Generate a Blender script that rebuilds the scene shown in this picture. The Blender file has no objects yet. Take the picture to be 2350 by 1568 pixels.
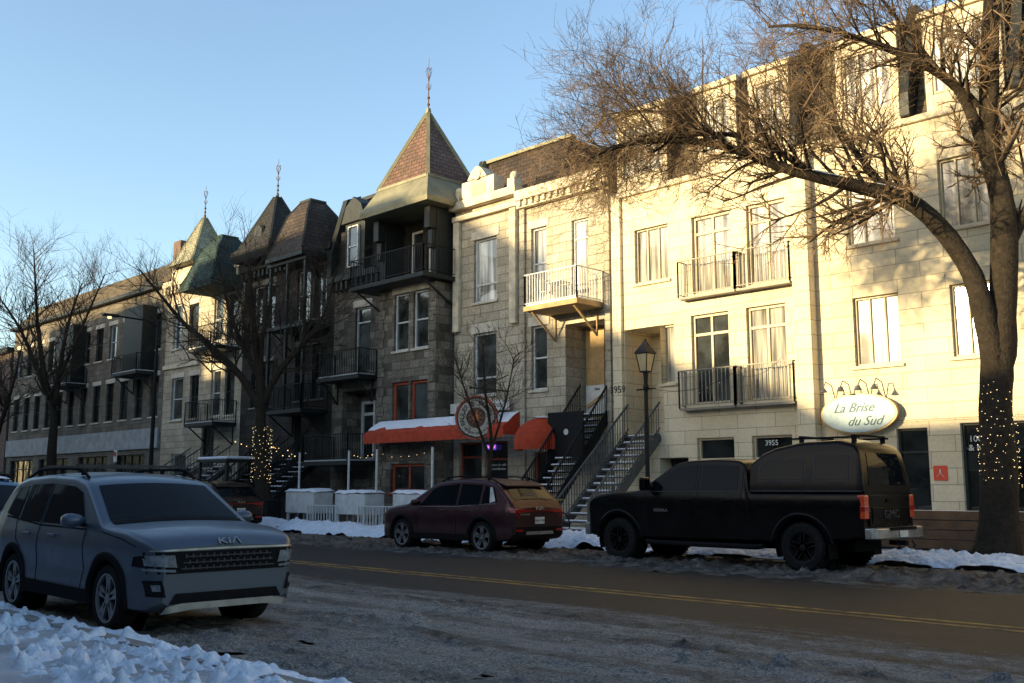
import bpy, bmesh, math, random
from mathutils import Vector, Matrix, noise
random.seed(7)
SC=bpy.context.scene; COL=SC.collection
V=Vector
# ------------------------------------------------------------------ materials
def newmat(name):
    m=bpy.data.materials.new(name); m.use_nodes=True
    nt=m.node_tree; b=nt.nodes['Principled BSDF']; return m,nt,b
def nd(nt,t,**kw):
    n=nt.nodes.new(t)
    for k,v in kw.items(): setattr(n,k,v)
    return n
def c4(c,k=1.0): return (min(1,c[0]*k),min(1,c[1]*k),min(1,c[2]*k),1)
def mat(name,col,rough=.6,metal=0,var=.2,scale=6,bump=0.0,bscale=None,coat=0,world=False,spec=.35,lump=0,ior=1.5):
    m,nt,b=newmat(name)
    tc=nd(nt,'ShaderNodeTexCoord'); src=tc.outputs['Object']
    if world: src=nd(nt,'ShaderNodeNewGeometry').outputs['Position']
    n=nd(nt,'ShaderNodeTexNoise'); n.inputs['Scale'].default_value=scale; n.inputs['Detail'].default_value=8; n.inputs['Roughness'].default_value=.65
    nt.links.new(src,n.inputs['Vector'])
    r=nd(nt,'ShaderNodeValToRGB'); r.color_ramp.elements[0].position=.3; r.color_ramp.elements[1].position=.7
    r.color_ramp.elements[0].color=c4(col,1-var); r.color_ramp.elements[1].color=c4(col,1+var)
    nt.links.new(n.outputs['Fac'],r.inputs['Fac']); nt.links.new(r.outputs['Color'],b.inputs['Base Color'])
    b.inputs['Roughness'].default_value=rough; b.inputs['Metallic'].default_value=metal
    b.inputs['Specular IOR Level'].default_value=spec; b.inputs['IOR'].default_value=ior
    if coat: b.inputs['Coat Weight'].default_value=coat; b.inputs['Coat Roughness'].default_value=.05
    if bump:
        n2=nd(nt,'ShaderNodeTexNoise'); n2.inputs['Scale'].default_value=bscale or scale*4; n2.inputs['Detail'].default_value=6
        nt.links.new(src,n2.inputs['Vector']); hgt=n2.outputs['Fac']
        if lump:
            vo=nd(nt,'ShaderNodeTexVoronoi'); vo.inputs['Scale'].default_value=lump; nt.links.new(src,vo.inputs['Vector'])
            ml=nd(nt,'ShaderNodeMath',operation='MULTIPLY_ADD'); ml.inputs[1].default_value=-1.4; nt.links.new(vo.outputs['Distance'],ml.inputs[0]); nt.links.new(n2.outputs['Fac'],ml.inputs[2]); hgt=ml.outputs[0]
        bp=nd(nt,'ShaderNodeBump'); bp.inputs['Strength'].default_value=bump; bp.inputs['Distance'].default_value=.03
        nt.links.new(hgt,bp.inputs['Height']); nt.links.new(bp.outputs['Normal'],b.inputs['Normal'])
    return m
def stone(name,c1,c2,mortar,w=.6,h=.3,ms=.012,rough=.85,bump=.5,dirt=.35,bias=0.0,grain=.25):
    m,nt,b=newmat(name)
    g=nd(nt,'ShaderNodeNewGeometry'); s=nd(nt,'ShaderNodeSeparateXYZ'); nt.links.new(g.outputs['Position'],s.inputs[0])
    a=nd(nt,'ShaderNodeMath',operation='ADD'); nt.links.new(s.outputs['X'],a.inputs[0]); nt.links.new(s.outputs['Y'],a.inputs[1])
    cb=nd(nt,'ShaderNodeCombineXYZ'); nt.links.new(a.outputs[0],cb.inputs['X']); nt.links.new(s.outputs['Z'],cb.inputs['Y'])
    br=nd(nt,'ShaderNodeTexBrick'); br.inputs['Scale'].default_value=1; br.inputs['Brick Width'].default_value=w; br.inputs['Row Height'].default_value=h
    br.inputs['Mortar Size'].default_value=ms; br.inputs['Mortar Smooth'].default_value=.3; br.inputs['Bias'].default_value=bias
    br.inputs['Color1'].default_value=c4(c1); br.inputs['Color2'].default_value=c4(c2); br.inputs['Mortar'].default_value=c4(mortar)
    nt.links.new(cb.outputs[0],br.inputs['Vector'])
    n=nd(nt,'ShaderNodeTexNoise'); n.inputs['Scale'].default_value=.55; n.inputs['Detail'].default_value=10; n.inputs['Roughness'].default_value=.7
    nt.links.new(g.outputs['Position'],n.inputs['Vector'])
    r=nd(nt,'ShaderNodeValToRGB'); r.color_ramp.elements[0].position=.32; r.color_ramp.elements[1].position=.62
    r.color_ramp.elements[0].color=(1-dirt,1-dirt*1.05,1-dirt*1.15,1); r.color_ramp.elements[1].color=(1,1,1,1)
    nt.links.new(n.outputs['Fac'],r.inputs['Fac'])
    n3=nd(nt,'ShaderNodeTexNoise'); n3.inputs['Scale'].default_value=14; n3.inputs['Detail'].default_value=8; nt.links.new(g.outputs['Position'],n3.inputs['Vector'])
    r3=nd(nt,'ShaderNodeValToRGB'); r3.color_ramp.elements[0].position=.3; r3.color_ramp.elements[1].position=.7
    r3.color_ramp.elements[0].color=(1-grain,1-grain,1-grain,1); r3.color_ramp.elements[1].color=(1,1,1,1); nt.links.new(n3.outputs['Fac'],r3.inputs['Fac'])
    mx=nd(nt,'ShaderNodeMix',data_type='RGBA',blend_type='MULTIPLY'); mx.inputs[0].default_value=1
    nt.links.new(br.outputs['Color'],mx.inputs[6]); nt.links.new(r.outputs['Color'],mx.inputs[7])
    mx2=nd(nt,'ShaderNodeMix',data_type='RGBA',blend_type='MULTIPLY'); mx2.inputs[0].default_value=1
    nt.links.new(mx.outputs[2],mx2.inputs[6]); nt.links.new(r3.outputs['Color'],mx2.inputs[7])
    nt.links.new(mx2.outputs[2],b.inputs['Base Color']); b.inputs['Roughness'].default_value=rough; b.inputs['Specular IOR Level'].default_value=.2
    sub=nd(nt,'ShaderNodeMath',operation='MULTIPLY_ADD'); nt.links.new(br.outputs['Fac'],sub.inputs[0]); sub.inputs[1].default_value=-1.2
    nt.links.new(n3.outputs['Fac'],sub.inputs[2])
    bp=nd(nt,'ShaderNodeBump'); bp.inputs['Strength'].default_value=bump; bp.inputs['Distance'].default_value=.02
    nt.links.new(sub.outputs[0],bp.inputs['Height']); nt.links.new(bp.outputs['Normal'],b.inputs['Normal'])
    return m
def glass(name,col,rough=.06,stripes=0,seed=0):
    m,nt,b=newmat(name)
    g=nd(nt,'ShaderNodeNewGeometry'); 
    n=nd(nt,'ShaderNodeTexNoise'); n.inputs['Scale'].default_value=1.1; n.inputs['Detail'].default_value=3
    mp=nd(nt,'ShaderNodeMapping'); mp.inputs['Location'].default_value=(seed*7.3,0,seed*3.1); mp.inputs['Scale'].default_value=(5 if stripes else 1,1,.35 if stripes else 1)
    nt.links.new(g.outputs['Position'],mp.inputs[0]); nt.links.new(mp.outputs[0],n.inputs['Vector'])
    r=nd(nt,'ShaderNodeValToRGB'); r.color_ramp.elements[0].position=.38; r.color_ramp.elements[1].position=.62
    r.color_ramp.elements[0].color=c4(col,.25); r.color_ramp.elements[1].color=c4(col,1.25)
    nt.links.new(n.outputs['Fac'],r.inputs['Fac']); nt.links.new(r.outputs['Color'],b.inputs['Base Color'])
    b.inputs['Roughness'].default_value=rough; b.inputs['Specular IOR Level'].default_value=.7; b.inputs['IOR'].default_value=1.5
    b.inputs['Coat Weight'].default_value=.5; b.inputs['Coat Roughness'].default_value=.02
    n2=nd(nt,'ShaderNodeTexNoise'); n2.inputs['Scale'].default_value=1.3; nt.links.new(g.outputs['Position'],n2.inputs['Vector'])
    bp=nd(nt,'ShaderNodeBump'); bp.inputs['Strength'].default_value=.12; bp.inputs['Distance'].default_value=.05
    nt.links.new(n2.outputs['Fac'],bp.inputs['Height']); nt.links.new(bp.outputs['Normal'],b.inputs['Normal']); nt.links.new(bp.outputs['Normal'],b.inputs['Coat Normal'])
    return m
def emis(name,col,st):
    m,nt,b=newmat(name); b.inputs['Base Color'].default_value=c4(col); b.inputs['Emission Color'].default_value=c4(col); b.inputs['Emission Strength'].default_value=st; return m

M={}
M['block']=stone('cream_block',(.74,.645,.46),(.67,.58,.40),(.40,.34,.24),w=1.15,h=.38,ms=.012,bump=.3,dirt=.22,grain=.14)
M['pil']=stone('cream_pier_block',(.75,.66,.47),(.68,.59,.42),(.40,.34,.24),w=.9,h=.38,ms=.012,bump=.3,dirt=.22,grain=.14)
M['lime']=stone('limestone',(.62,.55,.42),(.48,.42,.32),(.33,.29,.21),w=.62,h=.31,ms=.012,bump=.9,dirt=.42,grain=.33)
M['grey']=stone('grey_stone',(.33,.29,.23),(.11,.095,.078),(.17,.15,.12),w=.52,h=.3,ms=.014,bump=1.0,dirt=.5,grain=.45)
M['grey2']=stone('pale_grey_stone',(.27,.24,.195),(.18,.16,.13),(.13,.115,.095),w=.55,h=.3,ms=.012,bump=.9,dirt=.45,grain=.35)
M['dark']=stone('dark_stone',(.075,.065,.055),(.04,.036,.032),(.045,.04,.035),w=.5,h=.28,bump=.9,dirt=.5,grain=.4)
M['brick']=stone('brown_brick',(.2,.11,.08),(.13,.08,.06),(.2,.18,.16),w=.22,h=.075,bump=.5,dirt=.3)
M['slate']=stone('slate_tiles',(.045,.04,.036),(.026,.024,.022),(.010,.010,.010),w=.3,h=.18,ms=.012,bump=.8,dirt=.4,grain=.4,rough=.7)
M['brslate']=stone('brown_slate_tiles',(.10,.07,.055),(.06,.047,.04),(.03,.025,.02),w=.3,h=.17,ms=.012,bump=.8,dirt=.45,grain=.4,rough=.7)
M['shing']=stone('brown_shingles',(.19,.15,.095),(.125,.10,.063),(.05,.04,.03),w=.35,h=.16,ms=.01,bump=.7,dirt=.35,grain=.35)
M['pink']=stone('rose_slate',(.23,.13,.10),(.15,.10,.078),(.07,.05,.04),w=.3,h=.17,ms=.014,bump=.8,dirt=.4,grain=.35,rough=.7)
M['green']=stone('copper_green_tiles',(.055,.095,.092),(.033,.06,.06),(.02,.033,.03),w=.3,h=.17,ms=.012,bump=.6,dirt=.45,grain=.3)
M['pgreen']=stone('pale_green_tiles',(.38,.36,.26),(.28,.28,.2),(.15,.16,.12),w=.3,h=.17,ms=.012,bump=.6,dirt=.35,grain=.3)
M['sheet']=mat('weathered_sheet_metal',(.19,.18,.115),.55,.2,.3,2,.1,world=True)
M['trim']=mat('dark_painted_trim',(.018,.021,.020),.5,0,.3,3,.1,spec=.25)
M['cornice']=mat('stone_cornice',(.54,.47,.34),.8,0,.35,2.5,.3,12,world=True)
M['lint']=mat('pale_stone_trim',(.5,.45,.36),.8,0,.25,3,.25,14,world=True)
M['cream']=mat('cream_frame_paint',(.50,.42,.28),.5,0,.1,4)
M['white']=mat('white_paint',(.55,.55,.53),.5,0,.18,4,.05)
M['fascia']=mat('grey_fascia_paint',(.26,.28,.29),.6,0,.3,2,.05)
M['wood']=mat('plywood',(.36,.24,.11),.7,0,.3,3,.1)
M['iron']=mat('black_iron',(.012,.012,.013),.55,.2,.25,8,spec=.2)
M['giron']=mat('grey_galvanised_iron',(.085,.088,.09),.5,.3,.25,8)
M['lrail']=mat('pale_grey_rail_paint',(.20,.185,.15),.5,.1,.25,8)
M['redf']=mat('red_frame_paint',(.30,.06,.03),.5,0,.2,4)
M['awn']=mat('red_awning_cloth',(.38,.045,.015),.8,0,.25,5,.15)
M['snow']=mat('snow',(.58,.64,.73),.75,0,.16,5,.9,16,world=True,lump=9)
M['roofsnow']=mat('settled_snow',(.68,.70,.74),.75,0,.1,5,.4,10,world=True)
M['dsnow']=mat('dirty_snow',(.085,.075,.065),.9,0,.85,2.6,.9,20,world=True,lump=10,spec=.15)
M['bark']=mat('bark',(.028,.022,.016),.95,0,.45,9,1.0,22,world=True,spec=.15)
M['twig']=mat('twig_bark',(.16,.11,.066),.9,0,.4,3,world=True,spec=.15)
M['dtwig']=mat('dark_twig_bark',(.05,.038,.028),.9,0,.35,3,world=True,spec=.15)
M['gd']=glass('dark_window_glass',(.018,.022,.022),seed=1)
M['gm']=glass('dim_window_glass',(.05,.057,.055),seed=2)
M['gc']=glass('curtained_window_glass',(.36,.345,.30),.08,stripes=1,seed=3)
M['gw']=glass('bright_curtained_window_glass',(.56,.54,.47),.1,stripes=1,seed=4)
M['rub']=mat('tyre_rubber',(.012,.012,.012),.9,0,.4,9,.3,30,spec=.12)
M['plast']=mat('black_plastic',(.010,.010,.011),.75,0,.3,8,.1,60,spec=.10,ior=1.3)
M['gplast']=mat('grey_plastic',(.045,.045,.047),.6,0,.3,8,.1,60,spec=.2)
M['alloy']=mat('alloy_wheel',(.24,.24,.245),.4,.7,.25,6)
M['blackrim']=mat('black_wheel',(.008,.008,.009),.45,.1,.2,6,spec=.2)
M['cglass']=mat('car_glass',(.004,.006,.008),.04,0,.1,2,spec=.5,ior=1.16)
M['chrome']=mat('dirty_chrome',(.30,.30,.30),.38,.75,.35,5)
M['lens']=mat('headlight_lens',(.16,.18,.20),.15,.2,.5,14,coat=.4)
M['redl']=mat('red_lamp_lens',(.28,.012,.008),.2,0,.25,10,coat=.5)
M['orl']=mat('amber_red_lens',(.50,.06,.02),.2,0,.2,10,coat=.5)
M['lampe']=emis('warm_lamp_glow',(1,.62,.25),2.5)
M['fairy']=emis('fairy_light_glow',(1,.75,.35),2.2)
def paint(name,col,dirt,rough=.32,metal=.35,amount=.5,coat=.4,spec=.3,ior=1.5):
    m,nt,b=newmat(name)
    tc=nd(nt,'ShaderNodeTexCoord'); n=nd(nt,'ShaderNodeTexNoise'); n.inputs['Scale'].default_value=2.2; n.inputs['Detail'].default_value=10; n.inputs['Roughness'].default_value=.7
    nt.links.new(tc.outputs['Object'],n.inputs['Vector'])
    s=nd(nt,'ShaderNodeSeparateXYZ'); nt.links.new(tc.outputs['Object'],s.inputs[0])
    mr=nd(nt,'ShaderNodeMapRange'); mr.inputs['From Min'].default_value=-.75; mr.inputs['From Max'].default_value=.25; mr.inputs['To Min'].default_value=.32; mr.inputs['To Max'].default_value=-.08
    nt.links.new(s.outputs['Z'],mr.inputs['Value'])
    a=nd(nt,'ShaderNodeMath',operation='ADD'); nt.links.new(mr.outputs[0],a.inputs[0]); nt.links.new(n.outputs['Fac'],a.inputs[1])
    r=nd(nt,'ShaderNodeValToRGB'); r.color_ramp.elements[0].position=.45; r.color_ramp.elements[1].position=.85; r.color_ramp.elements[0].color=(0,0,0,1); r.color_ramp.elements[1].color=(amount,)*3+(1,)
    nt.links.new(a.outputs[0],r.inputs['Fac'])
    mx=nd(nt,'ShaderNodeMix',data_type='RGBA'); nt.links.new(r.outputs['Color'],mx.inputs[0]); mx.inputs[6].default_value=c4(col); mx.inputs[7].default_value=c4(dirt)
    nt.links.new(mx.outputs[2],b.inputs['Base Color'])
    ro=nd(nt,'ShaderNodeMapRange'); ro.inputs['To Min'].default_value=rough; ro.inputs['To Max'].default_value=.85; nt.links.new(r.outputs['Color'],ro.inputs['Value']); nt.links.new(ro.outputs[0],b.inputs['Roughness'])
    b.inputs['Metallic'].default_value=metal; b.inputs['Coat Weight'].default_value=coat; b.inputs['Coat Roughness'].default_value=.06; b.inputs['Specular IOR Level'].default_value=spec; b.inputs['IOR'].default_value=ior
    return m
P_grey=paint('slate_grey_car_paint',(.058,.082,.118),(.085,.09,.095),amount=.5,coat=.2)
P_burg=paint('burgundy_car_paint',(.032,.008,.012),(.045,.034,.034),amount=.55,coat=.12,spec=.2)
P_blk=paint('black_truck_paint',(.003,.003,.0035),(.018,.017,.016),rough=.22,metal=.0,amount=.25,coat=0,spec=.5,ior=1.2)
P_brn=paint('dark_brown_car_paint',(.014,.009,.008),(.05,.04,.034),amount=.7,coat=.15)
P_blu=paint('blue_car_paint',(.015,.06,.14),(.05,.06,.07),amount=.4,coat=.2)

# ------------------------------------------------------------------ mesh builder
WO={}
class MB:
    def __init__(s): s.v=[]; s.f=[]
    def box(s,x0,x1,y0,y1,z0,z1):
        i=len(s.v); s.v+=[V((x,y,z)) for z in (z0,z1) for y in (y0,y1) for x in (x0,x1)]
        s.f+=[(i,i+2,i+3,i+1),(i+4,i+5,i+7,i+6),(i,i+1,i+5,i+4),(i+2,i+6,i+7,i+3),(i,i+4,i+6,i+2),(i+1,i+3,i+7,i+5)]; return s
    def quad(s,*p):
        i=len(s.v); s.v+=[V(q) for q in p]; s.f.append(tuple(range(i,i+len(p)))); return s
    def beam(s,p,q,w,h=None,up=V((0,0,1))):
        p=V(p);q=V(q);h=h or w; d=(q-p).normalized()
        if abs(d.dot(up))>.98: up=V((0,1,0))
        a=d.cross(up).normalized()*w/2; b=a.cross(d).normalized()*h/2
        i=len(s.v); s.v+=[p-a-b,p+a-b,p+a+b,p-a+b,q-a-b,q+a-b,q+a+b,q-a+b]
        s.f+=[(i,i+3,i+2,i+1),(i+4,i+5,i+6,i+7),(i,i+1,i+5,i+4),(i+1,i+2,i+6,i+5),(i+2,i+3,i+7,i+6),(i+3,i,i+4,i+7)]; return s
    def tube(s,pts,rad,n=8,cap=True):
        prev=None
        pts=[V(p) for p in pts]
        ref=V((.3,.7,.2)).normalized()
        for k,p in enumerate(pts):
            d=(pts[min(k+1,len(pts)-1)]-pts[max(k-1,0)])
            if d.length<1e-6: d=V((0,0,1))
            d.normalize()
            a=d.cross(ref)
            if a.length<.1: a=d.cross(V((1,0,0)))
            a.normalize(); b=d.cross(a)
            i=len(s.v); r=rad[k] if hasattr(rad,'__len__') else rad
            for j in range(n):
                t=2*math.pi*j/n; s.v.append(p+(a*math.cos(t)+b*math.sin(t))*r)
            if prev is not None:
                for j in range(n): s.f.append((prev+j,prev+(j+1)%n,i+(j+1)%n,i+j))
            elif cap and n>3: s.f.append(tuple(range(i+n-1,i-1,-1)))
            prev=i
        if cap and n>3: s.f.append(tuple(range(prev,prev+n)))
        return s
    def loft(s,rings,cap=True):
        prev=None
        for r in rings:
            i=len(s.v); s.v+=[V(p) for p in r]; n=len(r)
            if prev is not None:
                for j in range(n): s.f.append((prev+j,prev+(j+1)%n,i+(j+1)%n,i+j))
            elif cap: s.f.append(tuple(range(i+n-1,i-1,-1)))
            prev=i
        if cap: s.f.append(tuple(range(prev,prev+n)))
        return s
    def grid(s,rows):
        i=len(s.v); m=len(rows[0])
        for r in rows: s.v+=[V(p) for p in r]
        for a in range(len(rows)-1):
            for b in range(m-1): s.f.append((i+a*m+b,i+a*m+b+1,i+(a+1)*m+b+1,i+(a+1)*m+b))
        return s
    def ball(s,c,r,n=6,sz=1):
        c=V(c); rings=[]
        for k in range(1,n):
            t=math.pi*k/n; rings.append([c+V((r*math.sin(t)*math.cos(2*math.pi*j/(n+2)),r*math.sin(t)*math.sin(2*math.pi*j/(n+2)),-r*sz*math.cos(t))) for j in range(n+2)])
        return s.loft(rings)
    def ext(s,poly,a,b,axis='y'):
        def mk(p,t):
            return {'y':(p[0],t,p[1]),'x':(t,p[0],p[1]),'z':(p[0],p[1],t)}[axis]
        return s.loft([[mk(p,a) for p in poly],[mk(p,b) for p in poly]])
    def lathe(s,prof,c,axis='y',n=32):
        rings=[]
        for r,a in prof:
            ring=[]
            for j in range(n):
                t=2*math.pi*j/n; x=r*math.cos(t); y=r*math.sin(t)
                ring.append(V(c)+{'y':V((x,a,y)),'z':V((x,y,a)),'x':V((a,x,y))}[axis])
            rings.append(ring)
        return s.loft(rings)
    def obj(s,name,m,parent=None,smooth=False,bevel=0,fix=True,sub=0):
        if not s.v: return None
        lo=V((min(v.x for v in s.v),min(v.y for v in s.v),min(v.z for v in s.v))); hi=V((max(v.x for v in s.v),max(v.y for v in s.v),max(v.z for v in s.v)))
        o=(lo+hi)/2
        if parent is None: o.z=lo.z
        me=bpy.data.meshes.new(name); me.from_pydata([tuple(v-o) for v in s.v],[],s.f)
        if fix:
            bm=bmesh.new(); bm.from_mesh(me); bmesh.ops.recalc_face_normals(bm,faces=bm.faces); bm.to_mesh(me); bm.free()
        ob=bpy.data.objects.new(name,me); COL.objects.link(ob); me.materials.append(m)
        if smooth:
            for p in me.polygons: p.use_smooth=True
        WO[ob.name]=o.copy(); ob.location=o
        if parent is not None: ob.parent=parent; ob.location=o-WO[parent.name]
        if bevel:
            md=ob.modifiers.new('bevel','BEVEL'); md.width=bevel; md.segments=2; md.limit_method='ANGLE'
        return ob
def empty(name,loc,parent=None):
    e=bpy.data.objects.new(name,None); e.empty_display_size=.2; COL.objects.link(e); loc=V(loc); WO[e.name]=loc
    e.location=loc if parent is None else loc-WO[parent.name]
    if parent is not None: e.parent=parent
    return e
def top(o,label,cat,group=None,kind=None):
    o['label']=label; o['category']=cat
    if group: o['group']=group
    if kind: o['kind']=kind
    return o
def text(body,size,mtx,m,parent,name='lettering',ext=.004,align='CENTER',sx=1,shear=0):
    cu=bpy.data.curves.new('tx','FONT'); cu.body=body; cu.size=size; cu.extrude=ext; cu.align_x=align; cu.align_y='CENTER'; cu.resolution_u=3; cu.shear=shear
    to=bpy.data.objects.new('tx',cu); COL.objects.link(to)
    dg=bpy.context.evaluated_depsgraph_get(); me=bpy.data.meshes.new_from_object(to.evaluated_get(dg))
    bpy.data.objects.remove(to)
    mb=MB(); mb.v=[mtx@V((v.co.x*sx,v.co.y,v.co.z)) for v in me.vertices]; mb.f=[tuple(p.vertices) for p in me.polygons]
    bpy.data.meshes.remove(me)
    return mb.obj(name,m,parent,fix=False)
def fmtx(x,y,z,rz=0):
    return Matrix.Translation((x,y,z))@Matrix.Rotation(rz,4,'Z')@Matrix.Rotation(math.pi/2,4,'X')

# ------------------------------------------------------------------ building helpers
FY=23.5
def wall(h,x0,x1,z0,z1,ops,m,y=FY,back=9.0,name='wall',depth=.3):
    xs=sorted(set([x0,x1]+[v for o in ops for v in o[:2]])); zs=sorted(set([z0,z1]+[v for o in ops for v in o[2:4]]))
    xs=[x for x in xs if x0<=x<=x1]; zs=[z for z in zs if z0<=z<=z1]
    b=MB()
    for i in range(len(xs)-1):
        for j in range(len(zs)-1):
            cx=(xs[i]+xs[i+1])/2; cz=(zs[j]+zs[j+1])/2
            if any(o[0]<cx<o[1] and o[2]<cz<o[3] for o in ops): continue
            b.quad((xs[i],y,zs[j]),(xs[i+1],y,zs[j]),(xs[i+1],y,zs[j+1]),(xs[i],y,zs[j+1]))
    for o in ops:
        a,c,d,e=o[:4]; dp=o[4] if len(o)>4 else depth
        b.quad((a,y,d),(a,y,e),(a,y+dp,e),(a,y+dp,d)); b.quad((c,y,d),(c,y+dp,d),(c,y+dp,e),(c,y,e))
        b.quad((a,y,e),(c,y,e),(c,y+dp,e),(a,y+dp,e)); b.quad((a,y,d),(a,y+dp,d),(c,y+dp,d),(c,y,d))
        b.quad((a,y+dp,d),(c,y+dp,d),(c,y+dp,e),(a,y+dp,e))
    Y2=y+back
    b.quad((x0,y,z0),(x0,y,z1),(x0,Y2,z1),(x0,Y2,z0)); b.quad((x1,y,z0),(x1,Y2,z0),(x1,Y2,z1),(x1,y,z1)); b.quad((x0,y,z1),(x1,y,z1),(x1,Y2,z1),(x0,Y2,z1)); b.quad((x0,Y2,z0),(x0,Y2,z1),(x1,Y2,z1),(x1,Y2,z0))
    return b.obj(name,m,h,fix=False)
def window(h,x0,x1,z0,z1,y=FY,fm=None,gm=None,nv=0,nh=1,fw=.06,sill=True,lintel=None,rec=.15,name='window',sm=None):
    fm=fm or M['white']; gm=gm or M['gm']
    b=MB(); ya=y+rec-.05; yb=y+rec+.06; g=.003
    b.box(x0+g,x0+fw,ya,yb,z0+g,z1-g); b.box(x1-fw,x1-g,ya,yb,z0+g,z1-g); b.box(x0+fw,x1-fw,ya,yb,z1-fw,z1-g); b.box(x0+fw,x1-fw,ya,yb,z0+g,z0+fw)
    for k in range(nv):
        xc=x0+(x1-x0)*(k+1)/(nv+1); b.box(xc-fw*.45,xc+fw*.45,ya+.012,yb,z0+fw,z1-fw)
    if nh==1:
        zc=z0+(z1-z0)*.5; b.box(x0+fw,x1-fw,ya+.02,yb,zc-fw*.45,zc+fw*.45)
    if nh==2:
        zc=z0+(z1-z0)*.78; b.box(x0+fw,x1-fw,ya+.02,yb,zc-fw*.5,zc+fw*.5)
    if nh==3:
        zc=z0+(z1-z0)*.28; b.box(x0+fw,x1-fw,ya+.02,yb,zc-fw*.5,zc+fw*.5)
    w=b.obj(name,fm,h,bevel=.008)
    MB().box(x0+fw*.6,x1-fw*.6,y+rec+.015,y+rec+.03,z0+fw*.6,z1-fw*.6).obj(name+'_glass',gm,w)
    if sill: MB().box(x0-.08,x1+.08,y-.07,y+rec-.052,z0-.09,z0-.004).obj('sill',sm or M['lint'],w,bevel=.012)
    if lintel: MB().box(x0-.12,x1+.12,y-.03,y+.06,z1+.004,z1+lintel).obj('lintel',sm or M['lint'],w,bevel=.012)
    return w
def railing(b,pts,z0,z1,sp=.11,th=.018,post=.035):
    for a,c in zip(pts[:-1],pts[1:]):
        a=V((a[0],a[1],0)); c=V((c[0],c[1],0)); L=(c-a).length; n=max(2,int(L/sp))
        b.beam(a+V((0,0,z1)),c+V((0,0,z1)),.04,.03); b.beam(a+V((0,0,z0+.08)),c+V((0,0,z0+.08)),.03,.025)
        for k in range(n+1):
            p=a.lerp(c,k/n); w=post if k in(0,n) else th
            b.beam(p+V((0,0,z0+(0 if k in(0,n) else .08))),p+V((0,0,z1)),w,w,V((0,1,0)))
def balcony(h,x0,x1,y0,z,ht=1.0,m=None,y1=None,slabm=None,brk=True,sp=.11,snow=False):
    m=m or M['iron']; y1=y1 or FY-.004
    b=MB(); b.box(x0,x1,y0,y1,z-.16,z)
    if brk:
        for x in (x0+.25,x1-.25):
            b.beam((x,y1-.02,z-1.0),(x,y0+.15,z-.17),.06,.06); b.beam((x,y1-.03,z-1.0),(x,y1-.03,z-.17),.05,.05)
    s=b.obj('balcony',slabm or M['trim'],h,bevel=.01)
    r=MB(); railing(r,[(x0+.03,y1-.03),(x0+.03,y0+.03),(x1-.03,y0+.03),(x1-.03,y1-.03)],z,z+ht,sp)
    r.obj('railing',m,s)
    if snow: MB().box(x0+.06,x1-.06,y0+.06,y1-.05,z+.003,z+.06).obj('snow_cover',M['roofsnow'],s,bevel=.02)
    return s
def stairs(h,x0,x1,ya,za,yb,zb,m,rail=True,snow=True,name='staircase'):
    n=max(3,int((zb-za)/.19)); b=MB(); sn=MB()
    for k in range(n):
        y=ya+(yb-ya)*k/n; z=za+(zb-za)*(k+1)/n; dy=(yb-ya)/n
        b.box(x0,x1,y,y+dy*1.05,z-.04,z)
        if snow: sn.box(x0+.04+random.random()*.15,x1-.04-random.random()*.4,y+.03,y+dy*.95,z+.002,z+.03+random.random()*.02)
    for x in (x0,x1): b.beam((x,ya,za-.02),(x,yb,zb-.02),.05,.24)
    if rail:
        for x in (x0,x1):
            b.beam((x,ya,za+.95),(x,yb,zb+.95),.045,.045)
            b.beam((x,ya,za+.22),(x,yb,zb+.22),.03,.03)
            b.beam((x,ya,0.16),(x,ya,za+1.0),.06,.06)
            for k in range(n*2):
                t=(k+.5)/(n*2); y=ya+(yb-ya)*t; z=za+(zb-za)*t; b.beam((x,y,z+.1),(x,y,z+.95),.018,.018)
    o=b.obj(name,m,h)
    if snow: sn.obj('snow_cover',M['roofsnow'],o,bevel=.015)
    return o
def sqring(cx,cy,hx,hy,z): return [(cx-hx,cy-hy,z),(cx+hx,cy-hy,z),(cx+hx,cy+hy,z),(cx-hx,cy+hy,z)]
M['rust']=mat('rusty_iron',(.12,.07,.045),.7,.3)
def finial(p,c,z0,z1):
    b=MB(); x,y=c; H=z1-z0
    b.tube([(x,y,z0-.15),(x,y,z0+.1*H),(x,y,z0+.12*H),(x,y,z1)],[.09,.05,.028,.008],8)
    for t in (.18,.3,.62): b.ball((x,y,z0+t*H),.06 if t<.5 else .04,6)
    zc=z0+.72*H
    for a in range(4):
        an=a*math.pi/2+.4; dx,dy=math.cos(an),math.sin(an)
        b.tube([(x,y,zc-.1*H),(x+dx*.08,y+dy*.08,zc-.03*H),(x+dx*.13,y+dy*.13,zc+.05*H),(x+dx*.08,y+dy*.08,zc+.09*H)],[.010]*4,5)
        b.tube([(x,y,zc-.3*H),(x+dx*.1,y+dy*.1,zc-.24*H),(x+dx*.09,y+dy*.09,zc-.18*H)],[.009]*3,4)
        b.ball((x+dx*.09,y+dy*.09,zc+.1*H),.024,5)
    return b.obj('finial',M['rust'],p)
def ridge(b,rings,w=.09):
    for k in range(4):
        for a,c in zip(rings[:-1],rings[1:]): b.beam(a[k],c[k],w,w)

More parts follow.
